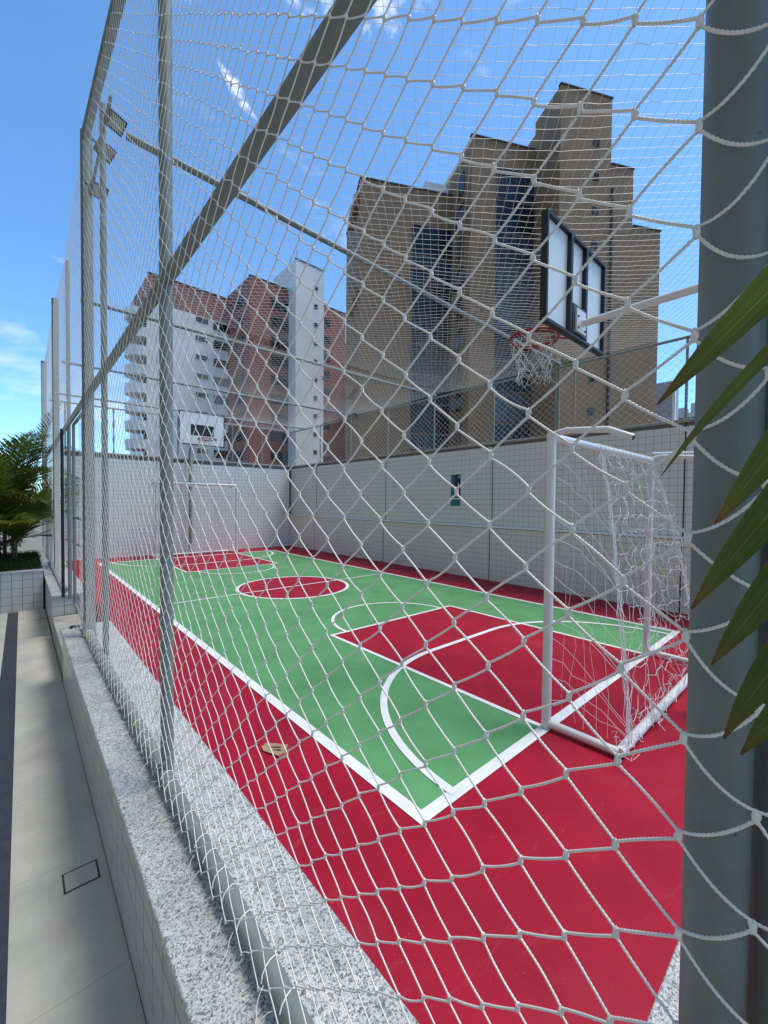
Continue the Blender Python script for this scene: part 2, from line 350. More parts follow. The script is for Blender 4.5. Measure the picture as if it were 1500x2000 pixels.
def blobs(P, r, seg=8, rin=6, stretch=1.35, lump=0.18, seed=0):
    g = np.random.default_rng(seed); P = np.asarray(P, float); N = len(P)
    th = np.arange(seg) * 2 * PI / seg; ph = np.linspace(0.12, PI - 0.12, rin)
    TH, PH = np.meshgrid(th, ph); base = np.stack([np.sin(PH) * np.cos(TH), np.sin(PH) * np.sin(TH), np.cos(PH) * stretch], -1).reshape(-1, 3)
    o = g.random((N, 1)) * 6; o2 = g.random((N, 1)) * 6
    k = 1 + lump * np.sin(3 * TH.ravel()[None] + 2 * PH.ravel()[None] + o) + lump * 0.7 * np.sin(4 * PH.ravel()[None] + o2)
    V = P[:, None, :] + base[None] * (k * r)[..., None]
    V = V.reshape(-1, 3); kk = np.arange(seg); i = np.arange(rin - 1)
    q = np.stack([i[:, None] * seg + kk, i[:, None] * seg + (kk + 1) % seg, (i[:, None] + 1) * seg + (kk + 1) % seg, (i[:, None] + 1) * seg + kk], -1).reshape(-1, 4)
    F = (np.arange(N) * (seg * rin))[:, None, None] + q[None]
    return V, F.reshape(-1, 4)
def join(parts):
    Vs, Fs, n = [], [], 0
    for V, F in parts: Vs.append(V); Fs.append(F + n); n += len(V)
    return np.concatenate(Vs), np.concatenate(Fs)

# ------------------------------------------------------------------ ground, walkway, court floor
g = MB(); g.quad((-900, -900, -0.74), (900, -900, -0.74), (900, 900, -0.74), (-900, 900, -0.74))
struct(g.build('ground', 'ground'), 'open ground stretching away around the court')

ZW = -0.66
wk = MB(); wk.box(-3.2, 0.86, -1.5, 16, ZW - 0.07, ZW - 0.012); walkway = struct(wk.build('walkway', 'grout'), 'pale paved walkway outside the low wall')
slab_meshes = {}
def slab(name, x0, x1, y0, y1, mat, parent, z1=ZW, h=0.02, gap=0.002):
    k = (round(x1 - x0, 3), round(y1 - y0, 3), mat)
    if k not in slab_meshes:
        slab_meshes[k] = MB().cbox(gap, x1 - x0 - gap, gap, y1 - y0 - gap, -h, 0, 0.0015).mesh(name, mat)
    return mesh_obj(name, slab_meshes[k], parent, (x0, y0, z1))
def edge(y): return -0.056 + 0.0055 * (y - 2.3)
def skew_slab(name, xa, xb, y0, y1, mat):
    g_ = 0.0007; q = MB()
    lo = [(xa(y0) + g_, y0 + g_), (xb(y0) - g_, y0 + g_), (xb(y1) - g_, y1 - g_), (xa(y1) + g_, y1 - g_)]
    q.poly([(x, y, ZW) for x, y in lo])
    for a in range(4): b2 = (a + 1) % 4; q.quad((*lo[a], ZW - 0.02), (*lo[b2], ZW - 0.02), (*lo[b2], ZW), (*lo[a], ZW))
    q.build(name, mat, walkway)
for k in range(14):
    y0 = -1.2 + k * 0.86
    skew_slab('paving_slab', edge, lambda y: 0.388, y0, y0 + 0.86, 'paver')
    skew_slab('dark_paving_slab', lambda y: edge(y) - 0.148, edge, y0 + 0.3, y0 + 1.16, 'paver_dark')
    skew_slab('paving_slab', lambda y: -1.5, lambda y: edge(y) - 0.148, y0, y0 + 0.86, 'paver')
for k in range(2): slab('paving_slab', 0.40, 0.84, 6.30 + k * 0.97, 7.27 + k * 0.97, 'paver', walkway)

# inspection covers let into the walkway
cv = thing('inspection_cover', 'small rectangular flush cover with dark edge gap in the walkway', 'cover', (0.18, 2.93, ZW))
b_ = MB(); b_.cbox(0.185, 0.335, 2.865, 3.005, ZW + 0.0005, ZW + 0.004, 0.001); b_.build('lid', 'paver', cv)
b_ = MB()
for (x0, x1, y0, y1) in ((0.175, 0.345, 2.855, 2.863), (0.175, 0.345, 3.007, 3.015), (0.175, 0.183, 2.863, 3.007), (0.337, 0.345, 2.863, 3.007)): b_.box(x0, x1, y0, y1, ZW + 0.0004, ZW + 0.003)
b_.build('frame', 'joint_dark', cv)
sv = thing('floor_drain', 'narrow dark drain slot in the walkway near the planter', 'drain', (0.27, 9.85, ZW))
b_ = MB(); b_.box(0.20, 0.37, 9.80, 9.815, ZW, ZW + 0.004); b_.box(0.20, 0.21, 9.815, 9.86, ZW, ZW + 0.004); b_.box(0.36, 0.37, 9.815, 9.86, ZW, ZW + 0.004); b_.build('slot', 'joint_dark', sv)

f = MB(); f.box(0.868, 7.16, 0.362, 12.93, -0.30, 0.0)
court = struct(f.build('court_floor', 'court_red'), 'red painted sports court floor with green playing field')
X0, X1, Y0, Y1, LW = 1.435, 6.045, 1.318, 12.04, 0.072
XC = 3.775; YH = (Y0 + Y1) / 2
def sheet(name, polys, z, mat):
    m_ = MB()
    for p in polys: m_.poly([(x, y, z) for x, y in p])
    return m_.build(name, mat, court)
def rect(x0, x1, y0, y1): return [(x0, y0), (x1, y0), (x1, y1), (x0, y1)]
def ring(cx, cy, r0, r1, a0, a1, n=48):
    ps = []
    for k in range(n):
        t0 = a0 + (a1 - a0) * k / n; t1 = a0 + (a1 - a0) * (k + 1) / n
        ps.append([(cx + r0 * math.cos(t0), cy + r0 * math.sin(t0)), (cx + r1 * math.cos(t0), cy + r1 * math.sin(t0)), (cx + r1 * math.cos(t1), cy + r1 * math.sin(t1)), (cx + r0 * math.cos(t1), cy + r0 * math.sin(t1))])
    return ps
sheet('green_field', [rect(X0 + 0.02, X1 - 0.02, Y0 + 0.02, Y1 - 0.02)], 0.002, 'court_green')
KX0, KX1, KL = 2.69, 4.865, 2.64
for s_ in (0, 1):
    fy = (lambda y: y) if s_ == 0 else (lambda y: Y0 + Y1 - y)
    def my(ps): return [[(x, fy(y)) for x, y in (p if s_ == 0 else p[::-1])] for p in ps]
    sheet('key_area', my([rect(KX0, KX1, Y0 + 0.03, Y0 + KL)]), 0.0035, 'court_red')
    kw = 0.042
    sheet('key_line', my([rect(KX0, KX0 + kw, Y0 + LW, Y0 + KL), rect(KX1 - kw, KX1, Y0 + LW, Y0 + KL), rect(KX0 + kw, KX1 - kw, Y0 + KL - kw, Y0 + KL)]), 0.005, 'line_white')
    sheet('free_throw_arc', my(ring(XC, Y0 + KL, 0.835, 0.875, 0, PI)), 0.0058, 'line_white')
    yb = Y0 + LW / 2
    arc = ring(3.23, yb, 1.475, 1.53, PI / 2, PI, 30) + ring(4.32, yb, 1.475, 1.53, 0, PI / 2, 30) + [rect(3.23, 4.32, yb + 1.475, yb + 1.53)]
    sheet('goal_area_arc', my(arc), 0.0066, 'line_white')
sheet('centre_disc', [[(XC - 0.02 + 0.97 * math.cos(a), YH + 0.97 * math.sin(a)) for a in np.linspace(0, 2 * PI, 72, endpoint=False)]], 0.0035, 'court_red')
sheet('centre_circle_line', ring(XC - 0.02, YH, 0.95, 1.005, 0, 2 * PI, 72), 0.005, 'line_white')
sheet('halfway_line', [rect(X0 + LW, X1 - LW, YH - 0.02, YH + 0.02)], 0.0058, 'line_white')
sheet('boundary_line', [rect(X0, X0 + LW, Y0, Y1), rect(X1 - LW, X1, Y0, Y1), rect(X0 + LW, X1 - LW, Y0, Y0 + LW), rect(X0 + LW, X1 - LW, Y1 - LW, Y1)], 0.0042, 'line_white')

# ------------------------------------------------------------------ tiled walls
def tile_mesh(w_, h_, d, axis, mat, gap, e=0.0012):
    """thin tile, origin at its lower corner on the grout plane. axis 'x-': faces -X, runs along Y; 'y-': faces -Y, runs along X"""
    a = gap / 2; q = []
    for (dd, k) in ((0, 0), (d * 0.7, 0), (d, e)):
        q += [(a + k, a + k, dd), (w_ - a - k, a + k, dd), (w_ - a - k, h_ - a - k, dd), (a + k, h_ - a - k, dd)]
    if axis == 'x-': vs = [(-p[2], p[0], p[1]) for p in q]; flip = True
    else: vs = [(p[0], -p[2], p[1]) for p in q]; flip = False
    fs = [(8, 9, 10, 11)] + [(r + i, r + (i + 1) % 4, r + 4 + (i + 1) % 4, r + 4 + i) for r in (0, 4) for i in range(4)]
    if flip: fs = [tuple(reversed(x)) for x in fs]
    me = bpy.data.meshes.new('tile'); me.from_pydata(vs, [], fs); me.materials.append(MATS[mat]); me.update()
    return me
def tile_stuff(name, proto, locs, mat, parent):
    v0 = np.array([v_.co[:] for v_ in proto.vertices]); fs = np.array([list(p.vertices) for p in proto.polygons])
    L = np.array(locs); V = (L[:, None, :] + v0[None]).reshape(-1, 3); F = (np.arange(len(L)) * len(v0))[:, None, None] + fs[None]
    return np_obj(name, V, F.reshape(-1, 4), mat, parent, kind='stuff')

# low wall under the near fence
lw = thing('low_wall', 'low tiled wall with speckled granite coping running under the near net fence', 'wall', (0.6, 3.0, ZW))
m_ = MB(); m_.box(0.390, 0.862, -0.6, 6.21, ZW - 0.05, -0.034); m_.build('core', 'joint_dark', lw)
m_ = MB(); m_.box(0.862, 7.2, -0.6, 0.30, -0.3, -0.034); m_.build('end_core', 'cement', lw)
TL = tile_mesh(0.157, 0.157, 0.0007, 'x-', 'tile_low', 0.0065, 0.0003)
TE = tile_mesh(0.157, 0.157, 0.003, 'y-', 'tile_low', 0.0065, 0.0006)
for i in range(38):
    for j in range(4): mesh_obj('tile', TL, lw, (0.390, 0.24 + i * 0.157, ZW + 0.002 + j * 0.157))
def coping(parent, x0, x1, y0, y1, z=0.004, th=0.036):
    m2 = MB(); m2.cbox(x0, x1, y0 + 0.001, y1 - 0.001, z - th, z, 0.004); return m2.build('coping_slab', 'granite', parent)
for (a, b2) in ((0.366, 1.62), (1.62, 3.14), (3.14, 4.63), (4.63, 5.80), (5.80, 6.24)): coping(lw, 0.370, 0.880, a, b2)
for (a, b2) in ((0.37, 1.9), (1.902, 3.4), (3.402, 4.9)): coping(lw, a, b2, -0.22, 0.3645)

lw2 = thing('low_wall', 'short length of tiled low wall beyond the gate opening', 'wall', (0.6, 9.5, ZW))
m_ = MB(); m_.box(0.405, 0.862, 8.46, 13.0, ZW - 0.05, -0.034); m_.build('core', 'joint_dark', lw2)
for i in range(15):
    for j in range(4): mesh_obj('tile', TL, lw2, (0.405, 8.47 + i * 0.157, ZW + 0.002 + j * 0.157))
for i in range(3):
    for j in range(4): mesh_obj('tile', TE, lw2, (0.398 + i * 0.157, 8.46, ZW + 0.002 + j * 0.157))
for (a, b2) in ((8.43, 10.05), (10.05, 11.6), (11.6, 13.0)): coping(lw2, 0.392, 0.880, a, b2)

# right-hand court wall: proud lower band with a ledge, upper band, cement capping
rw = thing('court_wall', 'long white tiled wall down the far side of the court with a ledge', 'wall', (7.2, 6.5, 0))
WU, WL_, ZT = 7.13, 7.055, 2.73
m_ = MB(); m_.box(WU, WU + 0.2, -0.6, 13.1, -0.3, ZT); m_.build('core', 'grout', rw)
m_ = MB(); m_.box(WL_, WU - 0.0005, -0.6, 12.9, -0.29, 1.062); m_.build('lower_core', 'grout', rw)
m_ = MB(); m_.cbox(WL_ - 0.030, WU - 0.001, -0.6, 12.894, 1.0635, 1.100, 0.020); m_.build('ledge', 'plastic_white', rw)
m_ = MB(); m_.cbox(WU - 0.03, WU + 0.23, -0.6, 13.12, ZT + 0.001, ZT + 0.045, 0.006); m_.build('capping', 'cement', rw)
P = 0.1052
TW = tile_mesh(P, P, 0.005, 'x-', 'tile_wall', 0.0045)
near_l, rest = [], []
joints = (1.56, 4.745, 7.95, 11.25)
for i in range(126):
    y = 12.894 - 126 * P + i * P
    for j in range(10):
        (near_l if 1.55 < y < 2.75 else rest).append((WL_, y, 0.004 + j * P))
    for j in range(15):
        z = 1.10 + j * P
        if z + P < ZT + 0.02: (near_l if 1.55 < y < 2.75 else rest).append((WU, y, z))
for l in near_l[:300]: mesh_obj('tile', TW, rw, l)
tile_stuff('tile_field', TW, near_l[300:] + rest, 'tile_wall', rw)
for j in joints:
    m_ = MB(); m_.box(WU - 0.0075, WU - 0.001, j - 0.009, j + 0.009, 1.095, ZT - 0.001); m_.box(WL_ - 0.0075, WL_ - 0.001, j - 0.009, j + 0.009, 0.001, 1.062); m_.build('expansion_joint', 'joint_dark', rw)

fwl = thing('court_wall', 'white tiled end wall behind the distant goal', 'wall', (3.8, 13.0, 0))
m_ = MB(); m_.box(0.864, WU - 0.001, 12.9, 13.1, -0.3, ZT); m_.build('core', 'grout', fwl)
m_ = MB(); m_.cbox(0.80, WU - 0.032, 12.87, 13.119, ZT + 0.001, ZT + 0.045, 0.006); m_.build('capping', 'cement', fwl)
TF = tile_mesh(P, P, 0.005, 'y-', 'tile_wall', 0.0045)
tile_stuff('tile_field', TF, [(7.048 - 59 * P + i * P, 12.9, 0.004 + j * P) for i in range(59) for j in range(26) if 0.004 + (j + 1) * P < ZT], 'tile_wall', fwl)

# poster and two blank plates on the wall
po = thing('poster', 'narrow teal and navy vertical poster on the white tiled court wall', 'poster', (WU - 0.006, 5.68, 1.49))
m_ = MB(); m_.box(WU - 0.0105, WU - 0.0065, 5.545, 5.805, 1.655, 2.165); m_.build('print', 'poster_print', po)
m_ = MB(); m_.box(WU - 0.0105, WU - 0.0065, 5.545, 5.805, 1.485, 1.628); m_.build('strip', 'poster_teal', po)
m_ = MB(); m_.box(WU - 0.0095, WU - 0.0062, 5.53, 5.82, 1.63, 1.653); m_.build('divider', 'plastic_white', po)
for (y, z, a, b2) in ((5.60, 2.09, 0.012, 0.045), (5.565, 2.09, 0.012, 0.05), (5.59, 1.85, 0.02, 0.14), (5.77, 1.68, 0.012, 0.05), (5.68, 1.69, 0.02, 0.03), (5.66, 1.74, 0.012, 0.03)): m_ = MB(); m_.box(WU - 0.0118, WU - 0.0106, y, y + a, z, z + b2); m_.build('lettering', 'plastic_white', po)
for (y, z, lb) in ((9.55, 1.83, 'small blank white wall plate on the tiles left of the poster'), (3.52, 1.83, 'small blank white wall plate on the tiles behind the goal post')):
    m_ = MB(); m_.box(WU - 0.018, WU - 0.006, y - 0.05, y + 0.05, z - 0.07, z + 0.07); m_.box(WU - 0.022, WU - 0.0181, y - 0.03, y + 0.03, z - 0.045, z + 0.045); o = m_.build('wall_plate', 'plastic_white'); tag(o, lb, 'wall plate')

# ------------------------------------------------------------------ fences and frame
XF, ZR = 0.60, 2.72
fl = thing('net_fence', 'grey-green steel post and rail fence along the near side of the court', 'fence', (XF, 3, 0))
def post(parent, x, y, z0, z1, r, mat='steel', name='post', n=20, cap=True, plate=True):
    m2 = MB(); m2.tube([(x, y, z0), (x, y, z1 - 0.004), (x, y, z1)], [r, r, r * 0.8], n); o = m2.build(name, mat, parent, True)
    if plate:
        m3 = MB(); m3.tube([(x, y, z0 - 0.004), (x, y, z0 + 0.006)], r * 1.45, n); m3.build('base_plate', mat, o, True)
    return o
post(fl, XF, 0.092, 0.004, 4.75, 0.0305)
post(fl, 0.662, 0.0175, 0.004, 4.75, 0.0570)
post(fl, XF, 2.44, 0.004, 5.07, 0.0325)
post(fl, 0.625, 4.72, 0.004, 5.25, 0.026)
for y in (5.68, 10.75, 15.8): post(fl, XF, y, 0.004, 5.6, 0.056)
post(fl, XF, 8.02, 0.004, 5.2, 0.026)
m_ = MB(); m_.tube([(XF, 0.12, ZR), (XF, 15.8, ZR)], 0.0325, 18); m_.build('middle_rail', 'steel', fl, True)
m_ = MB(); m_.tube([(0.585, 0.10, 0.062), (0.585, 6.05, 0.062)], 0.0325, 18); m_.build('bottom_rail', 'steel', fl, True)
m_ = MB(); m_.tube([(0.585, 8.5, 0.062), (0.585, 15.8, 0.062)], 0.0325, 14); m_.build('bottom_rail', 'steel', fl, True)
m_ = MB(); m_.tube([(XF - 0.01, 0.10, 4.72), (XF - 0.01, 5.66, 5.545)], 0.042, 16); m_.build('top_rail', 'steel', fl, True)
m_ = MB(); m_.tube([(0.63, 4.30, 5.03), (0.63, 5.66, 4.90)], 0.014, 10); m_.build('lamp_bar', 'steel', fl, True)

gate = thing('gate', 'narrow gate with dark post and grey frame in the near fence opening', 'gate', (0.59, 7.2, 0))
post(gate, 0.530, 8.26, 0.004, 2.66, 0.022, 'black', 'gate_post', 12)
m_ = MB()
for a, b2 in (((0.60, 6.15, 0.05), (0.60, 6.15, 2.60)), ((0.60, 7.30, 0.05), (0.60, 7.30, 2.60)), ((0.60, 6.15, 0.05), (0.60, 7.30, 0.05)), ((0.60, 6.15, 2.60), (0.60, 7.30, 2.60)), ((0.60, 6.15, 1.3), (0.60, 7.30, 1.3))): m_.tube([a, b2], 0.02, 10)
m_.build('leaf_frame', 'steel', gate, True)
m_ = MB(); m_.box(0.40, 0.86, 6.30, 8.4, -0.66, -0.34); m_.build('step', 'cement', gate)

fr = thing('net_fence', 'steel post and rail fence standing on the long tiled court wall', 'fence', (7.2, 6, ZT))
for y in (0.0, 1.58, 3.18, 4.79, 6.38, 7.98, 9.57, 11.17, 12.75): post(fr, 7.20, y, ZT + 0.045, 3.97, 0.019, n=12)
m_ = MB(); m_.tube([(7.20, -0.3, 3.96), (7.20, 12.98, 3.96)], 0.021, 10); m_.build('top_rail', 'steel', fr, True)
lp = post(fr, 7.18, 3.46, ZT + 0.045, 4.02, 0.03, name='lamp_post', n=14)
for s_ in (-1, 1): MB().tube([(7.18, 3.46 + s_ * 0.02, 3.66), (7.18, 3.46 + s_ * 0.30, 3.95)], 0.014, 8).build('brace', 'steel', lp, True)
ff = thing('net_fence', 'steel post and rail fence on top of the white end wall', 'fence', (3.8, 12.98, ZT))
for x in (0.9, 1.92, 3.5, 5.1, 6.1): post(ff, x, 12.98, ZT + 0.045, 3.97, 0.019, n=10)
m_ = MB(); m_.tube([(0.6, 12.98, 3.96), (7.2, 12.98, 3.96)], 0.021, 10); m_.build('top_rail', 'steel', ff, True)

of = thing('overhead_frame', 'grey steel cross beams spanning overhead from fence to fence', 'frame', (3.9, 6.5, 3.96))
for y, r, z0, z1 in ((3.46, 0.026, 4.13, 4.03), (6.33, 0.023, 4.00, 4.00), (9.30, 0.022, 3.98, 3.98), (12.15, 0.02, 3.98, 3.98)):
    m_ = MB(); m_.tube([(0.60, y, z0), (7.20, y, z1)], r, 12); m_.build('cross_beam', 'steel', of, True)

# ------------------------------------------------------------------ nets
DY, DZ = 0.0655, 0.0562
def sag(y):
    if y < 5.68: return 0.15 * (5.68 - y)
    edges = (5.68, 10.75, 15.8)
    for a, b2 in zip(edges, edges[1:]):
        if a <= y <= b2: tt = (y - a) / (b2 - a); return 0.34 * 4 * tt * (1 - tt)
    return 0.0
ROWS = 97
Y_START, COLS = 0.1185 - 2 * DY, 242
def net_point(i, j):
    y = Y_START + i * DY
    top = 5.53 - sag(max(y, 0)); z0 = 1.5136 - 26 * DZ     # row 26 of an even column sits at camera height
    z = z0 + j * DZ
    if z > top + 0.02: return None
    h = math.sin(i * 12.9898 + j * 78.233) * 43758.5453; h -= math.floor(h)
    h2 = math.sin(i * 39.425 + j * 11.135) * 24634.6345; h2 -= math.floor(h2)
    s_ = max(0.0, min(1.0, (0.26 - z) / 0.22)); s_ = s_ * s_ * (3 - 2 * s_)
    x = (0.5605 if y > 0.2 else 0.556) - 0.022 * s_ + 0.003 * math.sin(y * 2.1 + 0.6 * z) * (1 - s_)
    jit = 0.0035 if y > 1.2 else 0.0022
    return (x + (h - 0.5) * 0.003, y + (h2 - 0.5) * 2 * jit, z + (h - 0.5) * 2 * jit)
pts = {}
for i in range(COLS):
    for j in range(ROWS):
        if (i + j) % 2 == 0:
            y = Y_START + i * DY
            if 6.28 < y < 8.2 and j * DZ < 2.55: continue       # gate opening
            p_ = net_point(i, j)
            if p_ is not None: pts[(i, j)] = p_
near_b, mid_b, far_b = [], [], []
for (i, j), p in pts.items():
    for dj in (1, -1):
        q = pts.get((i + 1, j + dj))
        if q is None: continue
        y = p[1]; dz = abs(p[2] - 1.55); kk = 0.0052 * dj; p_, q_ = (p[0], p[1] + 0.0012, p[2] + kk), (q[0], q[1] - 0.0012, q[2] - kk)
        depth = 0.565 * 0.664 + y * 0.747
        if y < 1.15 and dz < depth * 1.32: near_b.append((p_, q_))
        elif y < 2.9: mid_b.append((p_, q_))
        else: far_b.append((p_, q_))
sn = thing('safety_net', 'large white knotted rope net stretched over the near fence in front of the court', 'net', (XF, 3, 0.05))
nb = np.array(near_b); V, F = bars(nb[:, 0], nb[:, 1], 0.00162, 12, 50, 3, 0.0150, 0.0012, 1, sagz=np.where(nb[:, 0, 1] < 0.10, 0.010, 0.0010)); np_obj('cords', V, F, 'rope', sn, True, 'stuff')
mb_ = np.array(mid_b); V, F = bars(mb_[:, 0], mb_[:, 1], 0.00162, 6, 6, 0, 1, 0.0009, 2)
fb = np.array(far_b); V2, F2 = bars(fb[:, 0], fb[:, 1], 0.00138, 4, 2)
V, F = join([(V, F), (V2, F2)]); np_obj('distant_cords', V, F, 'rope', sn, True, 'stuff')
kn = [p for p in pts.values() if p[1] < 1.6]; kf = [p for p in pts.values() if p[1] >= 1.6]
V, F = blobs(kn, 0.0038, 10, 9, 1.95, 0.16, 3); np_obj('knots', V, F, 'rope', sn, True, 'stuff')
V, F = blobs(kf, 0.0032, 6, 5, 1.9, 0.1, 4); np_obj('distant_knots', V, F, 'rope', sn, True, 'stuff')
# lacing round the bottom rail and loose cord ends
m_ = MB(); y = 0.15
while y < 6.0:
    a0 = random.uniform(-0.3, 0.3); r = 0.0365; ps = []
    for k in range(9):
        a = PI * 0.95 - k * PI * 1.25 / 8 + a0; ps.append((0.585 + r * math.cos(a) * 1.02, y + 0.045 * k / 8, 0.062 + r * math.sin(a)))
    m_.tube(ps, 0.0021, 5)
    y += random.uniform(0.09, 0.2)
m_.build('lacing', 'rope', sn, True)['kind'] = 'stuff'
m_ = MB(); y = 0.2
while y < 6.2:
    x = 0.545 + random.uniform(-0.012, 0.004); z = random.uniform(0.025, 0.09); L = random.uniform(0.03, 0.09)
    a = random.uniform(2.2, 4.1); ps = [(x, y, z)]
    for k in range(1, 5):
        a += random.uniform(-0.5, 0.5); x += math.cos(a) * L / 4; yk = ps[-1][1] + math.sin(a) * L / 4; z = max(0.007, z - L / 5 * random.uniform(0.3, 1.2)); ps.append((x, yk, z))
    m_.tube(ps, 0.0014, 4); y += random.uniform(0.04, 0.16)
m_.build('loose_ends', 'rope', sn, True)['kind'] = 'stuff'

def flat_net(name, label, corner, U, Vv, nu, nv, du, dv, r, dz=None, keep=None):
    o = thing(name, label, 'net', corner)
    P_ = {}
    for i in range(nu):
        for j in range(nv):
            if (i + j) % 2 == 0:
                p = np.array(corner, float) + np.array(U) * i * du + np.array(Vv) * j * dv
                if keep and not keep(p): continue
                if dz: p = p + dz(p)
                P_[(i, j)] = p + rng.normal(size=3) * 0.0022
    A, B = [], []
    for (i, j), p in P_.items():
        for d in (1, -1):
            q = P_.get((i + 1, j + d))
            if q is not None: A.append(p); B.append(q)
    V, F = bars(A, B, r, 3, 2); V2, F2 = blobs(list(P_.values()), r * 1.9, 4, 3, 1.1, 0.05)
    V, F = join([(V, F), (V2, F2)]); np_obj('cords', V, F, 'rope_thin', o, False, 'stuff')
    return o
def roof_sag(p):
    y = p[1]; tt = ((y - 3.46 + 2.92 * 4) / 2.92) % 1.0; u = (p[0] - 0.6) / 6.6
    return np.array([0.012 * math.sin(y * 5), 0.0, -0.10 * 4 * tt * (1 - tt) * (0.35 + 2.6 * u * (1 - u)) - 0.05 * 4 * u * (1 - u) + (0.13 * (1 - u) if y < 6 else 0.0)])
flat_net('roof_net', 'fine white net stretched flat overhead across the whole court', (0.60, 0.12, 4.03), (1, 0, 0), (0, 1, 0), 116, 256, 0.0570, 0.0503, 0.00145, roof_sag)
flat_net('safety_net', 'fine net filling the fence on top of the long court wall', (7.17, 0.0, ZT + 0.05), (0, 1, 0), (0, 0, 1), 198, 22, 0.0655, 0.0565, 0.0017)
flat_net('safety_net', 'fine net filling the fence on top of the white end wall', (0.62, 12.95, ZT + 0.05), (1, 0, 0), (0, 0, 1), 100, 22, 0.0655, 0.0565, 0.0017)

# ------------------------------------------------------------------ goals
def cord_net(m2, fn, nu, nv, r, jit):
    Pm = {}
    for i in range(nu + 1):
        for j in range(nv + 1):
            p = Vector(fn(i / nu, j / nv)); k = 0.0 if j in (0, nv) else 1.0
            Pm[(i, j)] = p + Vector((random.gauss(0, jit), random.gauss(0, jit), random.gauss(0, jit))) * k
    for i in range(nu + 1):
        for j in range(nv + 1):
            p = Pm[(i, j)]
            for d, bowz in (((1, 0), 0.4), ((0, 1), 0.05)):
                q = Pm.get((i + d[0], j + d[1]))
                if q is None or random.random() < 0.06: continue
                L = (q - p).length; mid = (p + q) / 2 + Vector((random.gauss(0, 0.16 * L), random.gauss(0, 0.16 * L), -bowz * L * random.random()))
                m2.tube([p, (p * 3 + mid * 3 + q * 0) / 6 + (q - p) * 0.02, mid, q], r, 4, False)
def make_goal(label):
    """local: goal line along x from -1.065 to 1.065, mouth towards +y, net towards -y"""
    o = thing('goal', label, 'goal', group='futsal goals')
    hw, H, r = 1.065, 2.0, 0.031
    for s in (-1, 1):
        p = MB(); p.tube([(s * hw, 0, 0.006), (s * hw, 0, H + r)], r, 16); p.build('post', 'white_steel', o, True)
        p = MB(); p.tube([(s * hw, -0.01, 0.04), (s * (hw - 0.01), -0.46, 0.036)], 0.026, 12); p.build('ground_bar', 'white_steel', o, True)
        p = MB(); p.tube([(s * hw, -0.02, H + 0.02), (s * hw, -0.10, H + 0.035), (s * (hw - 0.0), -0.36, H + 0.01), (s * hw, -0.50, H - 0.055)], [0.021, 0.021, 0.021, 0.020], 12); k = p.build('top_stub', 'white_steel', o, True)
        p = MB(); p.tube([(s * hw, -0.497, H - 0.054), (s * hw, -0.503, H - 0.057)], 0.015, 10); p.build('open_end', 'black', k, True)
    p = MB(); p.tube([(-hw, 0, H), (hw, 0, H)], r, 16); p.build('crossbar', 'white_steel', o, True)
    p = MB(); p.tube([(-hw + 0.01, -0.46, 0.036), (hw - 0.01, -0.46, 0.036)], 0.03, 12); p.build('back_bar', 'white_steel', o, True)
    n_ = MB()
    def lx(v): return -0.30 - 0.70 * v                     # left edge gathers towards the back corner
    def yb(v): return -0.46 * (v ** 0.85) - 0.03
    def back(u, v):   # v 0 at crossbar, 1 at back bar
        a = lx(v); x = a + (hw - 0.03 - a) * u; x += 0.05 * math.sin(u * 14 + v * 3) * math.sin(PI * v)
        return (x, yb(v) - 0.04 * math.sin(PI * v) * math.sin(u * 9), H - 0.03 - (H - 0.09) * v)
    cord_net(n_, back, 17, 15, 0.00165, 0.014)
    def side(u, v):
        z = 0.05 + (H - 0.1) * v; q = -0.46 * ((1 - v) ** 0.85) - 0.03
        return ((hw - 0.02) - 0.10 * math.sin(PI * u) * (1 - v * 0.5), q * u - 0.03 * (1 - u), z - 0.36 * u * (1 - u) - 0.12 * u)
    cord_net(n_, side, 4, 13, 0.00165, 0.014)
    for k in range(13):                                    # long slack threads from the left post to the gathered edge
        z0 = 1.86 - k * 0.138; v = min(0.98, (H - z0) / H + 0.16 + 0.1 * random.random()); e = Vector((lx(v), yb(v), H - 0.03 - (H - 0.09) * v)); p0 = Vector((-hw + 0.03, -0.02, z0)); ps = []
        for q in range(7):
            u = q / 6; p1 = p0.lerp(e, u); ps.append(p1 + Vector((random.gauss(0, 0.008), random.gauss(0, 0.01), 0.10 * math.sin(PI * u) * (0.6 - 0.25 * u) + random.gauss(0, 0.008))))
        n_.tube(ps, 0.0016, 4)
    for k in range(5):                                     # and thin upright threads between them
        ps = []
        for q in range(8):
            v = q / 7; a = Vector((-hw + 0.03, -0.02, H - 0.1 - 1.8 * v)); e = Vector((lx(v), yb(v), H - 0.25 - 1.7 * v)); ps.append(a.lerp(e, 0.15 + 0.16 * k) + Vector((random.gauss(0, 0.012), random.gauss(0, 0.012), 0)))
        n_.tube(ps, 0.0012, 4)
    # ties on the crossbar
    for k in range(15):
        x = -0.35 + k * (hw + 0.30) / 14 + random.uniform(-0.02, 0.02)
        n_.tube([(x + 0.012 * a, 0.037 * math.cos(a), H + 0.037 * math.sin(a) - (0.03 if a > 3.6 else 0)) for a in np.linspace(0.2, 2 * PI - 0.4, 9)], 0.0021, 4)
    for k in range(60):
        x = random.uniform(-hw, hw) if k % 3 else random.choice((-hw + 0.02, hw - 0.9, -hw + 0.62)) + random.gauss(0, 0.07)
        y0 = -0.46 + random.gauss(0, 0.035); ps = [(x, y0, 0.07)]
        for q in range(5): ps.append((ps[-1][0] + random.gauss(0, 0.03), ps[-1][1] + random.gauss(0, 0.022), max(0.012, 0.07 + random.gauss(0, 0.022))))
        n_.tube(ps, 0.0016, 4)
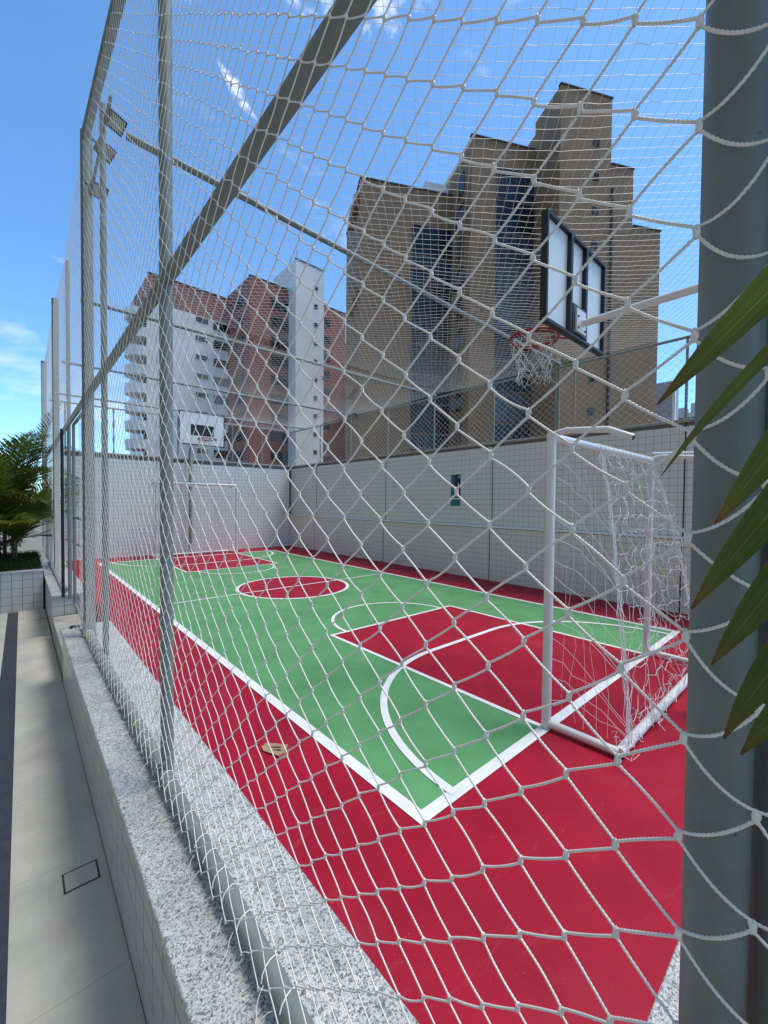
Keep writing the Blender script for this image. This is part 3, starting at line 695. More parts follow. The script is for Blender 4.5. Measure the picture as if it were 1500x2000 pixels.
    for (xa, xb_) in ((-0.30, -0.98), (-0.27, -0.95), (hw - 0.04, hw - 0.06), (hw - 0.02, hw - 0.10)):
        for k in range(6):
            ps = []
            for q in range(14):
                v = q / 13; ps.append((xa + (xb_ - xa) * v + random.gauss(0, 0.010) + 0.012 * math.sin(v * 20 + k), yb(v) + random.gauss(0, 0.010), 1.95 - 1.88 * v))
            n_.tube(ps, 0.0014, 4)
    n_.build('goal_net', 'goal_cord', o, True)['kind'] = 'stuff'
    p = MB(); p.tube([(hw - 1.6, -0.45, 1.90), (hw, -0.46, 2.05)], 0.009, 8); p.build('tie_rod', 'white_steel', o, True)
    return o
goal = make_goal('white futsal goal with loose tangled net at the near end beside the big post')
goal.location = (3.785, 1.35, 0.002)
dup(goal, (3.775, 12.0, 0.002), (0, 0, PI), 'white futsal goal in front of the distant end wall')

# ------------------------------------------------------------------ basketball hoops
def make_hoop(label):
    """local: post at the origin, board facing +y"""
    o = thing('basketball_hoop', label, 'hoop', group='basketball hoops')
    p = MB(); p.tube([(0, 0, 0.0), (0, 0, 3.26), (0, 0, 3.27)], [0.048, 0.048, 0.04], 16); p.tube([(0, 0, 0), (0, 0, 0.012)], 0.10, 16); p.build('post', 'steel', o, True)
    p = MB(); p.tube([(0, 0.0, 3.165), (0, 0.955, 3.165)], 0.031, 16); p.build('arm', 'white_steel', o, True)
    bw, z0, z1, yb = 0.595, 3.04, 3.925, 1.03
    p = MB(); p.box(-bw + 0.02, bw - 0.02, yb, yb + 0.018, z0 + 0.02, z1 - 0.02); bd = p.build('backboard', 'board_white', o)
    p = MB()
    for (a, b2, c_, d_) in ((-bw, bw, z0, z0 + 0.024), (-bw, bw, z1 - 0.024, z1), (-bw, -bw + 0.024, z0 + 0.024, z1 - 0.024), (bw - 0.024, bw, z0 + 0.024, z1 - 0.024)): p.box(a, b2, yb - 0.035, yb + 0.022, c_, d_)
    p.build('board_frame', 'black', bd)
    p = MB(); p.box(-0.30, 0.30, yb + 0.0182, yb + 0.0205, z0 + 0.26, z0 + 0.55); p.build('target_rectangle', 'black', bd)
    for x in (-0.155, 0.155):
        p = MB(); p.box(x - 0.019, x + 0.019, yb - 0.04, yb - 0.0005, z0 + 0.025, z1 - 0.025); p.build('strut', 'black', o)
    p = MB(); p.box(-0.13, 0.13, yb - 0.045, yb - 0.005, z0 + 0.032, z0 + 0.28); p.build('strut_plate', 'steel_dark', o)
    p = MB(); p.box(-0.095, 0.095, yb - 0.062, yb - 0.046, z0 + 0.045, z0 + 0.245); fp = p.build('flange', 'white_steel', o)
    p = MB()
    for x in (-0.07, 0.07):
        for z in (3.115, 3.215): p.tube([(x, yb - 0.072, z), (x, yb - 0.062, z)], 0.010, 6)
    p.build('bolts', 'steel_dark', fp)
    rc = (0, yb + 0.39, 3.175); rr = 0.228
    p = MB(); p.tube([(rr * math.cos(a), rc[1] + rr * math.sin(a), rc[2]) for a in np.linspace(0, 2 * PI, 40, endpoint=False)], 0.0125, 8, closed=True)
    for x in (-0.07, 0.07): p.tube([(x, yb + 0.02, rc[2] - 0.005), (x * 1.2, rc[1] - rr * 0.93, rc[2])], 0.008, 6)
    p.tube([(0, yb + 0.02, rc[2] - 0.11), (0, rc[1] - rr * 0.6, rc[2] - 0.04), (0.1, rc[1] - rr * 0.85, rc[2] - 0.002)], 0.007, 6)
    rim = p.build('rim', 'red_rim', o, True)
    p = MB(); p.tube([(rr * math.cos(a), rc[1] + rr * math.sin(a), rc[2] - 0.03) for a in np.linspace(0, 2 * PI, 40, endpoint=False)], 0.0055, 6, closed=True)
    for a in np.linspace(0, 2 * PI, 12, endpoint=False): p.tube([(rr * math.cos(a), rc[1] + rr * math.sin(a), rc[2]), (rr * math.cos(a), rc[1] + rr * math.sin(a), rc[2] - 0.03)], 0.004, 5)
    p.build('rim_guard', 'red_rim', rim, True)
    p = MB(); N = 12; lev = [(0.0, 0.226), (0.10, 0.20), (0.19, 0.165), (0.27, 0.145), (0.34, 0.14), (0.41, 0.15)]
    prev = None
    for li, (dz, r) in enumerate(lev):
        cur = [Vector((r * math.cos(2 * PI * (k + 0.5 * (li % 2)) / N) + random.gauss(0, 0.012) * (li > 0), rc[1] + r * math.sin(2 * PI * (k + 0.5 * (li % 2)) / N) + random.gauss(0, 0.012) * (li > 0), rc[2] - 0.03 - dz + random.gauss(0, 0.012) * (li > 0))) for k in range(N)]
        if prev:
            for k in range(N):
                for q in ((k, (k - 1) % N) if li % 2 else (k, (k + 1) % N)):
                    # neighbours on the previous ring
                    a, b2 = prev[k], cur[q]
                    if (a - b2).length < 0.3:
                        md = (a + b2) / 2 + Vector((random.gauss(0, 0.008), random.gauss(0, 0.008), 0)); p.tube([a, md, b2], 0.0022, 4, False)
        prev = cur
    p.build('hoop_net', 'goal_cord', o, True)
    return o
hoop = make_hoop('basketball hoop seen from behind with red rim above the near goal')
hoop.location = (3.80, 0.66, 0.002)
dup(hoop, (3.77, 12.74, 0.002), (0, 0, PI), 'basketball hoop facing us with black target rectangle at the distant end')

# ------------------------------------------------------------------ floodlights
def make_flood(label):
    """local: mount at origin, lamp facing +x and down a little"""
    o = thing('floodlight', label, 'floodlight', group='floodlights')
    p = MB(); p.box(0.06, 0.105, -0.115, 0.115, -0.095, 0.095); hd = p.build('housing', 'black', o)
    p = MB()
    for k in range(9): p.box(0.025, 0.0598, -0.10 + k * 0.0235, -0.094 + k * 0.0235, -0.08, 0.08)
    p.build('cooling_fins', 'black', hd)
    p = MB(); p.box(0.1055, 0.109, -0.092, 0.092, -0.072, 0.072); p.build('lens', 'lamp_glass', o)
    p = MB(); p.box(0.0, 0.09, -0.128, -0.118, -0.012, 0.012); p.box(0.0, 0.09, 0.118, 0.128, -0.012, 0.012); p.box(-0.012, 0.0, -0.128, 0.128, -0.012, 0.012); p.build('bracket', 'steel_dark', o)
    return o
fl0 = make_flood('largest of three black floodlights on the near fence, nearest the overhead beam')
fl0.location = (0.665, 4.52, 5.0); fl0.rotation_euler = (R_(8), R_(42), R_(-52)); fl0.scale = (0.72, 0.72, 0.72)
for loc, rot, lb in (((0.640, 4.93, 4.99), (R_(4), R_(42), R_(-50)), 'black floodlight on the near fence, middle one of three'),
                     ((0.645, 5.40, 4.86), (R_(10), R_(40), R_(-58)), 'black floodlight on the near fence, lowest of three in view'),
                     ((7.10, 3.25, 4.06), (0, R_(38), R_(168)), 'black floodlight on the wall fence beside the near backboard'),
                     ((7.10, 3.66, 4.04), (0, R_(38), R_(190)), 'black floodlight on the wall fence just behind the hoop net'),
                     ((7.12, 9.25, 4.02), (0, R_(40), R_(172)), 'distant black floodlight on the wall fence closer to the brown building'),
                     ((7.12, 9.85, 4.02), (0, R_(40), R_(188)), 'distant black floodlight on the wall fence closer to the white tower')):
    dup(fl0, loc, rot, lb)

# ------------------------------------------------------------------ small things on the floor
cb = thing('cardboard_piece', 'torn piece of printed brown cardboard lying on the red court', 'cardboard', (1.18, 2.32, 0.0))
out_ = [(1.131, 2.408), (1.171, 2.426), (1.258, 2.302), (1.206, 2.250), (1.166, 2.252), (1.122, 2.362)]
def slabpoly(m2, pts2, zf, th):
    n = len(pts2); b0 = len(m2.v); m2.v += [(x, y, zf(x, y)) for x, y in pts2] + [(x, y, zf(x, y) + th) for x, y in pts2]
    m2.f.append(tuple(b0 + k for k in reversed(range(n)))); m2.f.append(tuple(b0 + n + k for k in range(n)))
    for k in range(n): j = (k + 1) % n; m2.f.append((b0 + k, b0 + j, b0 + n + j, b0 + n + k))
zf = lambda x, y: 0.006 + 0.10 * max(0, (x - 1.14)) * 0.9
p = MB(); slabpoly(p, out_, zf, 0.004); p.build('panel', 'cardboard', cb)
p = MB(); slabpoly(p, [(1.206, 2.249), (1.257, 2.300), (1.252, 2.262), (1.212, 2.214), (1.164, 2.214), (1.165, 2.251)], lambda x, y: zf(x, y) - 0.3 * max(0, 2.25 - y), 0.003); p.build('flap', 'cardboard_red', cb)
p = MB()
for (x, y, a, b2) in ((1.172, 2.345, 0.05, 0.010), (1.165, 2.322, 0.045, 0.006), (1.158, 2.366, 0.022, 0.008), (1.178, 2.300, 0.03, 0.005)):
    slabpoly(p, [(x, y), (x + a * 0.75, y - a * 0.75), (x + a * 0.75 + b2, y - a * 0.75 + b2), (x + b2, y + b2)], lambda x, y: zf(x, y) + 0.0042, 0.0006)
p.build('print', 'ink', cb)
p = MB(); slabpoly(p, [(0.455, 6.165), (0.555, 6.19), (0.56, 6.235), (0.46, 6.215)], lambda x, y: 0.012, 0.006)
slabpoly(p, [(0.45, 6.12), (0.475, 6.11), (0.49, 6.14), (0.52, 6.13), (0.50, 6.163), (0.46, 6.16)], lambda x, y: 0.006, 0.007)
slabpoly(p, [(0.53, 6.11), (0.548, 6.115), (0.55, 6.165), (0.535, 6.16)], lambda x, y: 0.006, 0.004)
tag(p.build('plastic_scrap', 'black'), 'broken scrap of black plastic lying on the granite coping', 'scrap')

# ------------------------------------------------------------------ planter, grass, palms
pl = thing('planter', 'raised tiled planter bed at the end of the walkway', 'planter', (-0.6, 11, ZW))
ZP = 0.135
m_ = MB(); m_.box(-2.6, 0.385, 10.72, 14.5, ZW - 0.05, ZP - 0.03); m_.build('core', 'joint_dark', pl)
for i in range(9):
    for j in range(5): mesh_obj('tile', TE, pl, (-1.04 + i * 0.157, 10.72, ZW - 0.012 + j * 0.157))
m_ = MB(); m_.cbox(-2.6, 0.39, 10.70, 10.86, ZP - 0.028, ZP, 0.004); m_.build('coping_slab', 'granite', pl)
m_ = MB(); m_.box(-2.6, 0.38, 10.862, 14.4, ZP - 0.029, ZP - 0.005); m_.build('soil', 'soil', pl)
N = 5200
gx = rng.uniform(-1.6, 0.36, N); gy = rng.uniform(10.88, 13.6, N); gh = rng.uniform(0.06, 0.17, N); ga = rng.uniform(0, 2 * PI, N); wd = 0.006
lean = rng.normal(0, 0.05, (N, 2))
V = np.stack([np.stack([gx - wd * np.cos(ga), gy - wd * np.sin(ga), np.full(N, ZP - 0.01)], -1), np.stack([gx + wd * np.cos(ga), gy + wd * np.sin(ga), np.full(N, ZP - 0.01)], -1),
              np.stack([gx + lean[:, 0] + 0.002, gy + lean[:, 1], ZP + gh], -1), np.stack([gx + lean[:, 0] - 0.002, gy + lean[:, 1], ZP + gh], -1)], 1).reshape(-1, 3)
gr = np_obj('grass', V, np.arange(N * 4).reshape(-1, 4), 'grass'); tag(gr, 'short green grass growing in the raised planter', 'grass', kind='stuff')

def add_uv(me, uvs):
    l = me.uv_layers.new(name='UVMap'); l.data.foreach_set('uv', np.asarray(uvs, dtype=np.float32).ravel())
def strip_mesh(name, strips, mat):
    """strips: list of (left pts, mid pts, right pts)"""
    v, f_, uv = [], [], []
    for Lp, Mp, Rp in strips:
        n = len(Lp); b0 = len(v); v += [tuple(p) for p in Lp] + [tuple(p) for p in Mp] + [tuple(p) for p in Rp]
        for k in range(n - 1):
            for c_ in (0, 1):
                f_.append((b0 + c_ * n + k, b0 + (c_ + 1) * n + k, b0 + (c_ + 1) * n + k + 1, b0 + c_ * n + k + 1))
                t0, t1 = k / (n - 1), (k + 1) / (n - 1); u0, u1 = c_ * 0.5, (c_ + 1) * 0.5
                uv += [(u0, t0), (u1, t0), (u1, t1), (u0, t1)]
    me = bpy.data.meshes.new(name); me.from_pydata(v, [], f_); me.materials.append(MATS[mat]); add_uv(me, uv); me.shade_smooth(); me.update(); return me
def blade(pts_, widths, normal, fold=0.25):
    pts_ = [Vector(p) for p in pts_]; Lp, Mp, Rp = [], [], []; n = len(pts_)
    for i, p in enumerate(pts_):
        d = (pts_[min(i + 1, n - 1)] - pts_[max(i - 1, 0)]).normalized(); s = d.cross(normal)
        s = s.normalized() if s.length > 1e-6 else d.orthogonal().normalized(); nn = s.cross(d)
        w_ = widths[i]; Lp.append(p - s * w_ + nn * w_ * fold); Mp.append(p); Rp.append(p + s * w_ + nn * w_ * fold)
    return Lp, Mp, Rp
def frond(parent, base, az, el, L, droop, nl, ll, mat, rnd):
    ps = []; p = Vector(base); a = el; n = 14
    for k in range(n + 1):
        ps.append(p.copy()); d = Vector((math.cos(az) * math.cos(a), math.sin(az) * math.cos(a), math.sin(a))); p = p + d * (L / n); a -= droop / n * (0.4 + 1.2 * k / n)
    strips = []
    for k in range(nl):
        tt = 0.16 + 0.84 * k / (nl - 1); fi = tt * n; i0 = min(int(fi), n - 1); pos = ps[i0].lerp(ps[i0 + 1], fi - i0); d = (ps[i0 + 1] - ps[i0]).normalized()
        side = d.cross(Vector((0, 0, 1))); side = side.normalized() if side.length > 1e-4 else Vector((1, 0, 0)); upv = side.cross(d)
        l = ll * (0.55 + 0.75 * math.sin(PI * min(1, 0.12 + 0.85 * tt))) * rnd.uniform(0.85, 1.1)
        for s in (-1, 1):
            dr = (side * s * rnd.uniform(0.72, 0.85) + d * rnd.uniform(0.55, 0.75) + upv * rnd.uniform(0.05, 0.35)).normalized()
            q = [pos + dr * l * x_ + Vector((0, 0, -1)) * l * 0.20 * x_ * x_ * rnd.uniform(0.5, 1.4) for x_ in (0, 0.35, 0.7, 1.0)]
            strips.append(blade(q, [0.006, 0.0125, 0.010, 0.001], upv, 0.3))
    o = mesh_obj('frond', strip_mesh('frond', strips, mat), parent)
    m2 = MB(); m2.tube(ps, [0.011 * (1 - 0.75 * k / n) for k in range(n + 1)], 6); m2.build('rachis', 'bark', o, True)
def palm(name, label, x, y, z, h, n, L, seed, mats, az0=None):
    rnd = random.Random(seed); o = thing(name, label, 'palm', (x, y, z), 'palms in the planter')
    for k in range(3):
        m2 = MB(); ax, ay = rnd.uniform(-0.12, 0.12), rnd.uniform(-0.12, 0.12)
        m2.tube([(x + ax * (0.6 + q * 0.12), y + ay * (0.6 + q * 0.12), z + h * q / 5) for q in range(6)], [0.022 - 0.002 * q for q in range(6)], 8); m2.build('trunk', 'bark', o, True)
    for k in range(n):
        az = 2 * PI * k / n + rnd.uniform(-0.3, 0.3); el = rnd.uniform(0.35, 1.45)
        frond(o, (x + rnd.uniform(-0.1, 0.1), y + rnd.uniform(-0.1, 0.1), z + h * rnd.uniform(0.03, 1.0)), az, el, L * rnd.uniform(0.75, 1.1), rnd.uniform(0.7, 1.6), 44, 0.46, rnd.choice(mats), rnd)
    return o
palm('palm', 'leafy clumped palm with arching fronds nearest the fence in the planter', -0.05, 12.3, ZP, 1.55, 24, 1.75, 3, ['leaf_far', 'leaf_green'])
palm('palm', 'leafy clumped palm partly cut off by the left edge of the picture', -0.62, 11.9, ZP, 1.45, 24, 1.75, 8, ['leaf_far', 'leaf_green', 'leaf_green'])
palm('palm', 'taller clumped palm standing behind the other planter palms', -0.25, 13.5, ZP, 1.7, 22, 2.0, 12, ['leaf_green', 'leaf_far'])

rf = random.Random(5); pm_ = [o for o in C.objects if o.name == 'palm'][0]
frond(pm_, (0.22, 12.1, 1.25), 0.25, 1.50, 2.55, 0.42, 60, 0.46, 'leaf_far', rf)
frond(pm_, (0.05, 12.0, 1.3), 2.9, 1.25, 1.9, 0.9, 48, 0.46, 'leaf_far', rf)
frond(pm_, (-0.3, 11.7, 1.2), 4.4, 1.15, 1.9, 1.1, 48, 0.46, 'leaf_far', rf)

# palm leaf hanging into view in front of the thick post
pn = thing('palm', 'green palm leaflets with dry brown tips hanging in front of the thick grey post', 'palm', (0.42, -0.30, ZW))
st_ = [(0.50, -0.30, ZW), (0.50, -0.22, 0.3), (0.47, -0.12, 1.0), (0.425, -0.045, 1.50), (0.432, -0.028, 1.60), (0.405, -0.034, 1.71), (0.375, -0.07, 1.80), (0.34, -0.12, 1.88)]
m_ = MB(); m_.tube(st_, [0.012, 0.011, 0.009, 0.006, 0.0055, 0.005, 0.004, 0.003], 8); m_.build('rachis', 'bark', pn, True)
LEAVES = [ # base, middle, tip, half width
    ((0.375, -0.070, 1.800), (0.387, 0.036, 1.701), (0.397, 0.107, 1.633), 0.0135),
    ((0.395, -0.048, 1.745), (0.404, 0.042, 1.658), (0.410, 0.106, 1.575), 0.0055),
    ((0.405, -0.032, 1.710), (0.410, 0.030, 1.602), (0.414, 0.070, 1.535), 0.0122),
    ((0.430, -0.030, 1.655), (0.414, 0.036, 1.548), (0.405, 0.082, 1.466), 0.0132),
    ((0.433, -0.026, 1.605), (0.412, 0.030, 1.500), (0.398, 0.067, 1.427), 0.0128),
    ((0.430, -0.032, 1.550), (0.405, 0.024, 1.452), (0.383, 0.056, 1.380), 0.0128),
    ((0.424, -0.040, 1.505), (0.398, 0.014, 1.428), (0.381, 0.046, 1.374), 0.0120)]
for (a, m2_, c_, hw) in LEAVES:
    a, m2_, c_ = Vector(a), Vector(m2_), Vector(c_); ps = []
    ctrl = m2_ * 2 - (a + c_) * 0.5
    for k in range(13):
        tt = k / 12; ps.append(a * (1 - tt) ** 2 + ctrl * 2 * tt * (1 - tt) + c_ * tt ** 2)
    wd_ = [hw * (0.4 + 0.6 * min(1, k / 3)) * (1 if k < 4 else max(0.05, 1 - ((k - 4) / 8.0) ** 1.7)) for k in range(13)]
    vd = (Vector((0, 0, 1.55)) - m2_).normalized() + Vector((0.1, -0.2, 0.5))
    Lp, Mp, Rp = blade(ps, wd_, vd.normalized(), 0.35)
    mesh_obj('leaflet', strip_mesh('leaflet', [(Lp, Mp, Rp)], 'leaf_near'), pn)

# ------------------------------------------------------------------ buildings
def win_meshes(w_, h_, fm, gm, mull=1, d=0.12):
    fr_ = MB(); e = 0.06
    fr_.box(-w_ / 2, w_ / 2, -0.05, 0.02, 0, e); fr_.box(-w_ / 2, w_ / 2, -0.05, 0.02, h_ - e, h_); fr_.box(-w_ / 2, -w_ / 2 + e, -0.05, 0.02, e, h_ - e); fr_.box(w_ / 2 - e, w_ / 2, -0.05, 0.02, e, h_ - e)
    for k in range(1, mull): x = -w_ / 2 + w_ * k / mull; fr_.box(x - 0.025, x + 0.025, -0.045, 0.02, e, h_ - e)
    gl = MB(); gl.box(-w_ / 2 + e, w_ / 2 - e, -0.02, 0.01, e, h_ - e)
    return fr_.mesh('window', fm), gl.mesh('pane', gm), gl.mesh('pane', 'glass_curtain')
def pick(ms):
    return ms[1] if random.random() < 0.72 else ms[2]
def window(parent, ms, loc, rz=0.0):
    o = mesh_obj('window', ms[0], parent, loc); o.rotation_euler = (0, 0, rz)
    p = bpy.data.objects.new('pane', pick(ms)); C.objects.link(p); p.parent = o; return o
def block(m2, x0, x1, y0, y1, z1, z0=-0.8): m2.box(x0, x1, y0, y1, z0, z1)

# white and red apartment block, square with the court
wb = thing('apartment_block', 'white and red-brick apartment block with stacked balconies and a white stair tower', 'building', (25, 55, -0.8))
m_ = MB(); block(m_, 12.35, 22.66, 59.3, 70, 26.7); m_.build('white_wing', 'white_tile', wb)
m_ = MB(); m_.box(12.6, 22.66, 59.29, 69.9, 26.701, 30.2); m_.build('red_crown', 'red_brick', wb)
m_ = MB(); block(m_, 22.67, 34.0, 52.0, 66, 30.7); m_.build('red_wing', 'red_brick', wb)
m_ = MB(); block(m_, 28.22, 32.70, 50.0, 51.99, 34.1); m_.build('stair_tower', 'white_tile', wb)
m_ = MB(); m_.box(28.23, 32.69, 51.995, 56.5, 30.701, 34.1); m_.box(28.23, 32.69, 56.5, 60.5, 30.701, 33.0); m_.build('stair_tower_rear', 'white_tile', wb)
m_ = MB(); block(m_, 34.002, 38.15, 52.3, 64, 30.6); m_.build('red_side_wing', 'red_brick', wb); m_ = MB(); block(m_, 38.152, 41.0, 52.8, 64, 26.4); m_.build('red_low_wing', 'red_brick', wb)
for q in ((12.5, 22.6, 59.2, 59.6, 30.2, 30.32), (22.6, 28.2, 51.93, 52.3, 30.7, 30.82), (28.15, 32.76, 49.93, 50.3, 34.1, 34.22), (34.0, 38.2, 52.23, 52.6, 30.6, 30.7)): MB().box(*q).build('roof_cap', 'roofcap', wb)
for q in ((29.5, 52, 36.8), (31, 51, 35.4)): MB().tube([(q[0], q[1], 34.1), q], 0.03, 5).build('aerial', 'steel_dark', wb)
wa = win_meshes(1.62, 0.62, 'frame_dark', 'glass_dark', 2); wbm = win_meshes(2.05, 1.15, 'frame_dark', 'glass_dark', 2)
wt = win_meshes(0.52, 0.56, 'frame_dark', 'glass_dark', 1); wr = win_meshes(1.8, 1.25, 'frame_dark', 'glass_dark', 2)
wr2 = win_meshes(0.8, 1.35, 'frame_dark', 'glass_dark', 1); wrr = win_meshes(1.25, 1.2, 'frame_mid', 'glass_dark', 1); wsd = win_meshes(2.2, 1.3, 'frame_dark', 'glass_dark', 2)
for k in range(10):
    z = 26.5 - 2.545 * k
    if z - 1 > 4:
        window(wb, wa, (19.06, 59.27, z - 0.62)); window(wb, wbm, (21.62, 59.27, z - 1.15))
    z = 31.55 - 2.53 * k
    if z > 4: window(wb, wt, (31.36, 49.97, z - 0.56))
    z = 28.85 - 2.56 * k
    if z > 4:
        window(wb, wr, (26.5, 51.97, z - 1.25)); window(wb, wr2, (27.8, 51.97, z - 1.35)); window(wb, wrr, (34.72, 52.27, z - 1.2)); window(wb, wsd, (22.64, 55.2, z - 1.3), PI * -0.5)
# rounded balconies on the far corner
for k in range(9):
    z = 25.6 - 2.34 * k if k else 25.7
    if z < 4: continue
    b_ = MB(); n = 14; cx, cy, r = 12.35, 61.2, 2.08; rin = 1.92
    for q in range(n):
        a0 = PI / 2 + PI * q / n; a1 = PI / 2 + PI * (q + 1) / n
        for (rr_, fl_) in ((r, 1), (rin, -1)):
            pA = (cx + rr_ * math.cos(a0), cy + rr_ * math.sin(a0)); pB = (cx + rr_ * math.cos(a1), cy + rr_ * math.sin(a1))
            b_.quad((*pA, z - 1.2), (*pB, z - 1.2), (*pB, z), (*pA, z))
        o0 = (cx + r * math.cos(a0), cy + r * math.sin(a0)); o1 = (cx + r * math.cos(a1), cy + r * math.sin(a1)); i0 = (cx + rin * math.cos(a0), cy + rin * math.sin(a0)); i1 = (cx + rin * math.cos(a1), cy + rin * math.sin(a1))
        b_.quad((*o0, z), (*o1, z), (*i1, z), (*i0, z)); b_.quad((cx, cy, z - 1.2), (*o0, z - 1.2), (*o1, z - 1.2), (cx, cy, z - 1.2 + 1e-4))
    bo_ = b_.build('balcony', 'white_tile', wb)
    b_ = MB(); b_.box(12.0, 12.34, 59.6, 62.6, z + 0.05, z + 1.05); b_.build('balcony_door', 'glass_dark', bo_)

# brown tower complex, turned away from the court
BA = math.atan2(-0.465, 0.885)
def bl(u, w_): return (u * 0.885 + w_ * 0.465, -u * 0.465 + w_ * 0.885)
OU, OW = 24.0, 38.0
ox, oy = bl(OU, OW)
bb = thing('apartment_block', 'tall brown brick apartment tower with stepped roofline and dark window bays', 'building', (ox, oy, -0.8))
bb.rotation_euler = (0, 0, BA)
def lb_(name, mat, boxes):
    m2 = MB()
    for (u0, u1, w0, w1, z0, z1) in boxes: m2.box(u0 - OU, u1 - OU, w0 - OW, w1 - OW, z0 + 0.8, z1 + 0.8)
    o = bpy.data.objects.new(name, m2.mesh(name, mat)); C.objects.link(o); o.parent = bb; return o
lb_('left_wing', 'brown_brick', [(7.75, 17.9, 42.6, 52, -0.8, 34.9)])
lb_('middle_wing', 'brown_brick', [(17.905, 24.92, 37.9, 51, -0.8, 37.45)])
lb_('tower', 'brown_brick', [(24.925, 30.55, 34.0, 38.0, -0.8, 40.3), (24.925, 29.5, 38.0, 46.0, -0.8, 39.1)])
lb_('right_wing', 'brown_brick', [(30.552, 33.18, 34.0, 44, -0.8, 34.2)])
lb_('right_low_wing', 'brown_brick', [(33.182, 36.57, 34.0, 44, -0.8, 28.8)])
for q in [(7.65, 17.9, 42.5, 42.9, 34.9, 35.03), (7.65, 7.9, 42.9, 52, 34.9, 35.0), (17.8, 24.9, 37.8, 38.2, 37.45, 37.58), (24.82, 30.6, 33.9, 34.3, 40.3, 40.43), (30.6, 33.25, 33.9, 34.3, 34.2, 34.32), (33.25, 36.65, 33.9, 34.3, 28.8, 28.92)]: lb_('roof_cap', 'roofcap', [q])
lb_('roof_box', 'bwhite', [(14.8, 17.3, 42.7, 45, 34.91, 36.0)])
lb_('drain_pipe', 'joint_dark', [(30.62, 30.82, 33.86, 33.995, 3, 31.9)])
for sdz in range(3): lb_('side_ledge', 'brown_brick', [(7.2, 7.745, 43.2, 47.5, 32.4 - sdz * 9.5, 33.6 - sdz * 9.5)])
def lwin(ms, u, w_, z, rz=0.0):
    o = bpy.data.objects.new('window', ms[0]); C.objects.link(o); o.parent = bb; o.location = (u - OU, w_ - OW, z + 0.8); o.rotation_euler = (0, 0, rz)
    p = bpy.data.objects.new('pane', pick(ms)); C.objects.link(p); p.parent = o
small = win_meshes(0.62, 0.66, 'frame_dark', 'glass_dark', 2)
bay1 = win_meshes(4.45, 3.05, 'frame_mid', 'glass_blue', 5); bay1b = win_meshes(4.45, 3.05, 'frame_dark', 'glass_dark', 4)
bay2 = win_meshes(4.2, 3.05, 'frame_mid', 'glass_blue', 4); bay2b = win_meshes(4.2, 3.05, 'frame_dark', 'glass_dark', 5)
sidew = win_meshes(1.3, 2.2, 'frame_dark', 'glass_dark', 1)
for k in range(11):
    z = 36.15 - 3.17 * k
    if z > 3: lwin(small, 28.85, 33.97, z - 0.66)
    z = 31.2 - 3.17 * k
    if z > 3: lwin(bay1 if k % 2 else bay1b, 15.6, 42.57, z - 3.1); lwin(sidew, 17.88, 40.2, z + 2.0, -PI / 2)
    z = 35.0 - 3.17 * k
    if z > 3: lwin(bay2b if k % 2 else bay2, 22.75, 37.87, z - 3.1)
for k in range(10):
    z = 30.4 - 3.17 * k
    lb_('balcony', 'frame_mid', [(13.3, 17.8, 42.2, 42.55, z - 0.9, z - 0.72)] if k % 2 else [(17.5, 17.9, 39.0, 41.6, z, z + 0.9)])

# tower added out of frame to shade this side of the court
ct = thing('apartment_block', 'unseen pale tower added behind the viewer to shade the near side', 'building', (-9, 2, -0.74))
MB().box(-16, -4.2, -26, 30, -0.74, 46).build('wall', 'shade_tower', ct)
ctw = win_meshes(3.2, 1.7, 'frame_dark', 'glass_dark', 3)
for r_i in range(5):
    for c_i in range(8): window(ct, ctw, (-4.17, -20 + c_i * 6.2, 2.2 + r_i * 3.1), PI / 2)

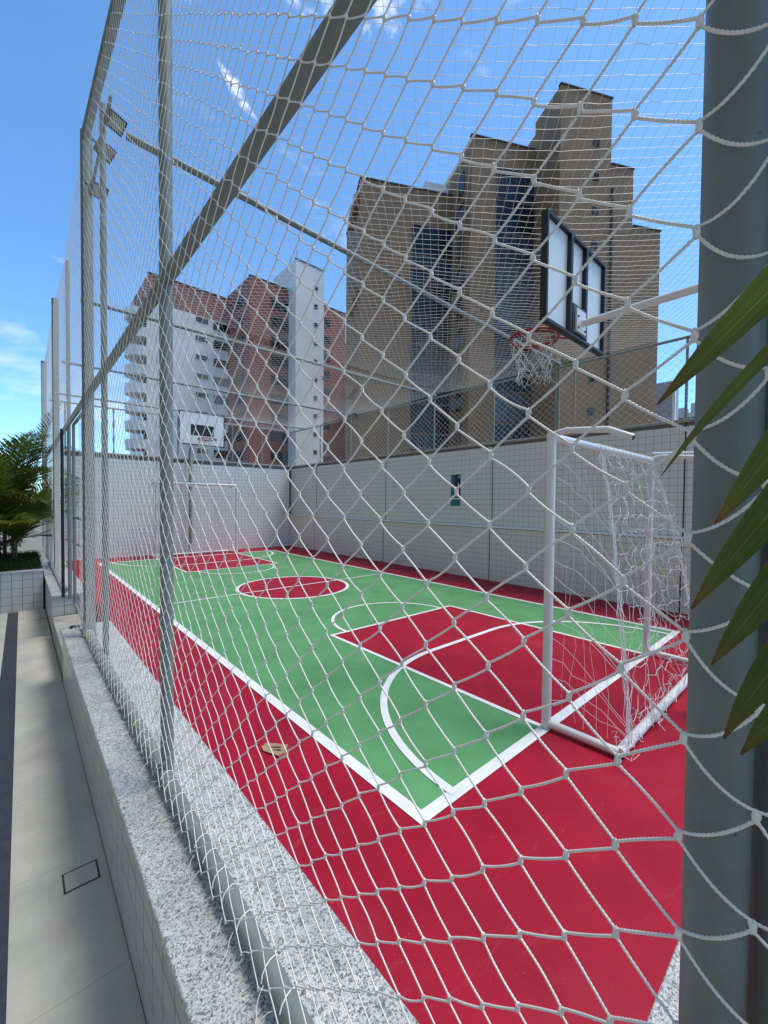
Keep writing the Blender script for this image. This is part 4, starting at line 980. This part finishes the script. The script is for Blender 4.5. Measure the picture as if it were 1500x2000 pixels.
# smaller buildings seen in gaps
o = MB(); o.box(38.9, 43.0, 47.4, 51.5, -0.8, 21.6); o2 = thing('building', 'narrow plain white building edge between the red block and brown tower', 'building', (40, 50, -0.8))
o.build('body', 'bwhite', o2); o = MB(); o.box(38.8, 43.1, 47.3, 51.6, 21.601, 21.9); o.box(38.5, 38.899, 47.3, 48.5, -0.8, 8.5); o.build('trim', 'bcream', o2)
gb = thing('building', 'small light grey building with white edges right of the brown tower', 'building', (58, 15, -0.8))
o = MB(); o.box(57.4, 60, 13.95, 15.7, -0.8, 16.1); o.build('body', 'bgrey', gb)
o = MB(); o.box(57.3, 57.7, 15.705, 15.95, -0.8, 19.2); o.box(57.3, 57.7, 13.65, 13.945, -0.8, 15.0); o.build('edge_trim', 'plastic_white', gb)
cbld = thing('building', 'distant cream apartment building with rows of windows', 'building', (120, 24, -0.8))
o = MB(); o.box(117.5, 135, 18.0, 27.6, -0.8, 23.2); o.build('body', 'bcream', cbld)
o = MB(); o.box(119, 125, 22.5, 25.2, 23.201, 25.6); o.box(118, 121, 26.0, 27.4, 23.201, 24.6); o.build('roof_house', 'bcream', cbld)
cw = win_meshes(0.8, 0.9, 'frame_dark', 'glass_dark', 1)
for r_i in range(6):
    for c_i in range(7): window(cbld, cw, (117.46, 19.2 + c_i * 1.25, 21.2 - r_i * 2.6), -PI / 2)

# bird crossing in front of the white tower
bd_ = MB(); bc = Vector((11.15, 17.0, 7.55))
rt = Vector((0.75, -0.66, 0)); upz = Vector((0, 0, 1)); fw = Vector((0.66, 0.75, 0))
body = [bc + rt * a + upz * c2 for a, c2 in ((-0.11, -0.12), (-0.07, -0.06), (0.0, 0.0), (0.07, 0.04), (0.10, 0.03))]
bd_.tube(body, [0.008, 0.028, 0.04, 0.026, 0.008], 8)
for s, tip in ((1, bc + rt * 0.20 + upz * -0.02 + fw * 0.1), (-1, bc + rt * -0.22 + upz * 0.06 - fw * 0.1)):
    midp = bc + rt * s * 0.10 + upz * 0.07
    n = len(bd_.v); w1_ = fw * 0.06 + upz * 0.03
    pts3 = [bc + w1_, bc - w1_, midp + w1_, midp - w1_, tip]
    th = upz * 0.01
    bd_.v += [tuple(q) for q in pts3] + [tuple(q - th) for q in pts3]
    for q in ((0, 1, 3, 2), (2, 3, 4), (6, 5, 7, 8), (8, 7, 9), (0, 2, 7, 5), (2, 4, 9, 7), (1, 6, 8, 3), (3, 8, 9, 4)): bd_.f.append(tuple(n + x for x in q))
tag(bd_.build('bird', 'black'), 'small dark bird flying in front of the white stair tower', 'bird')
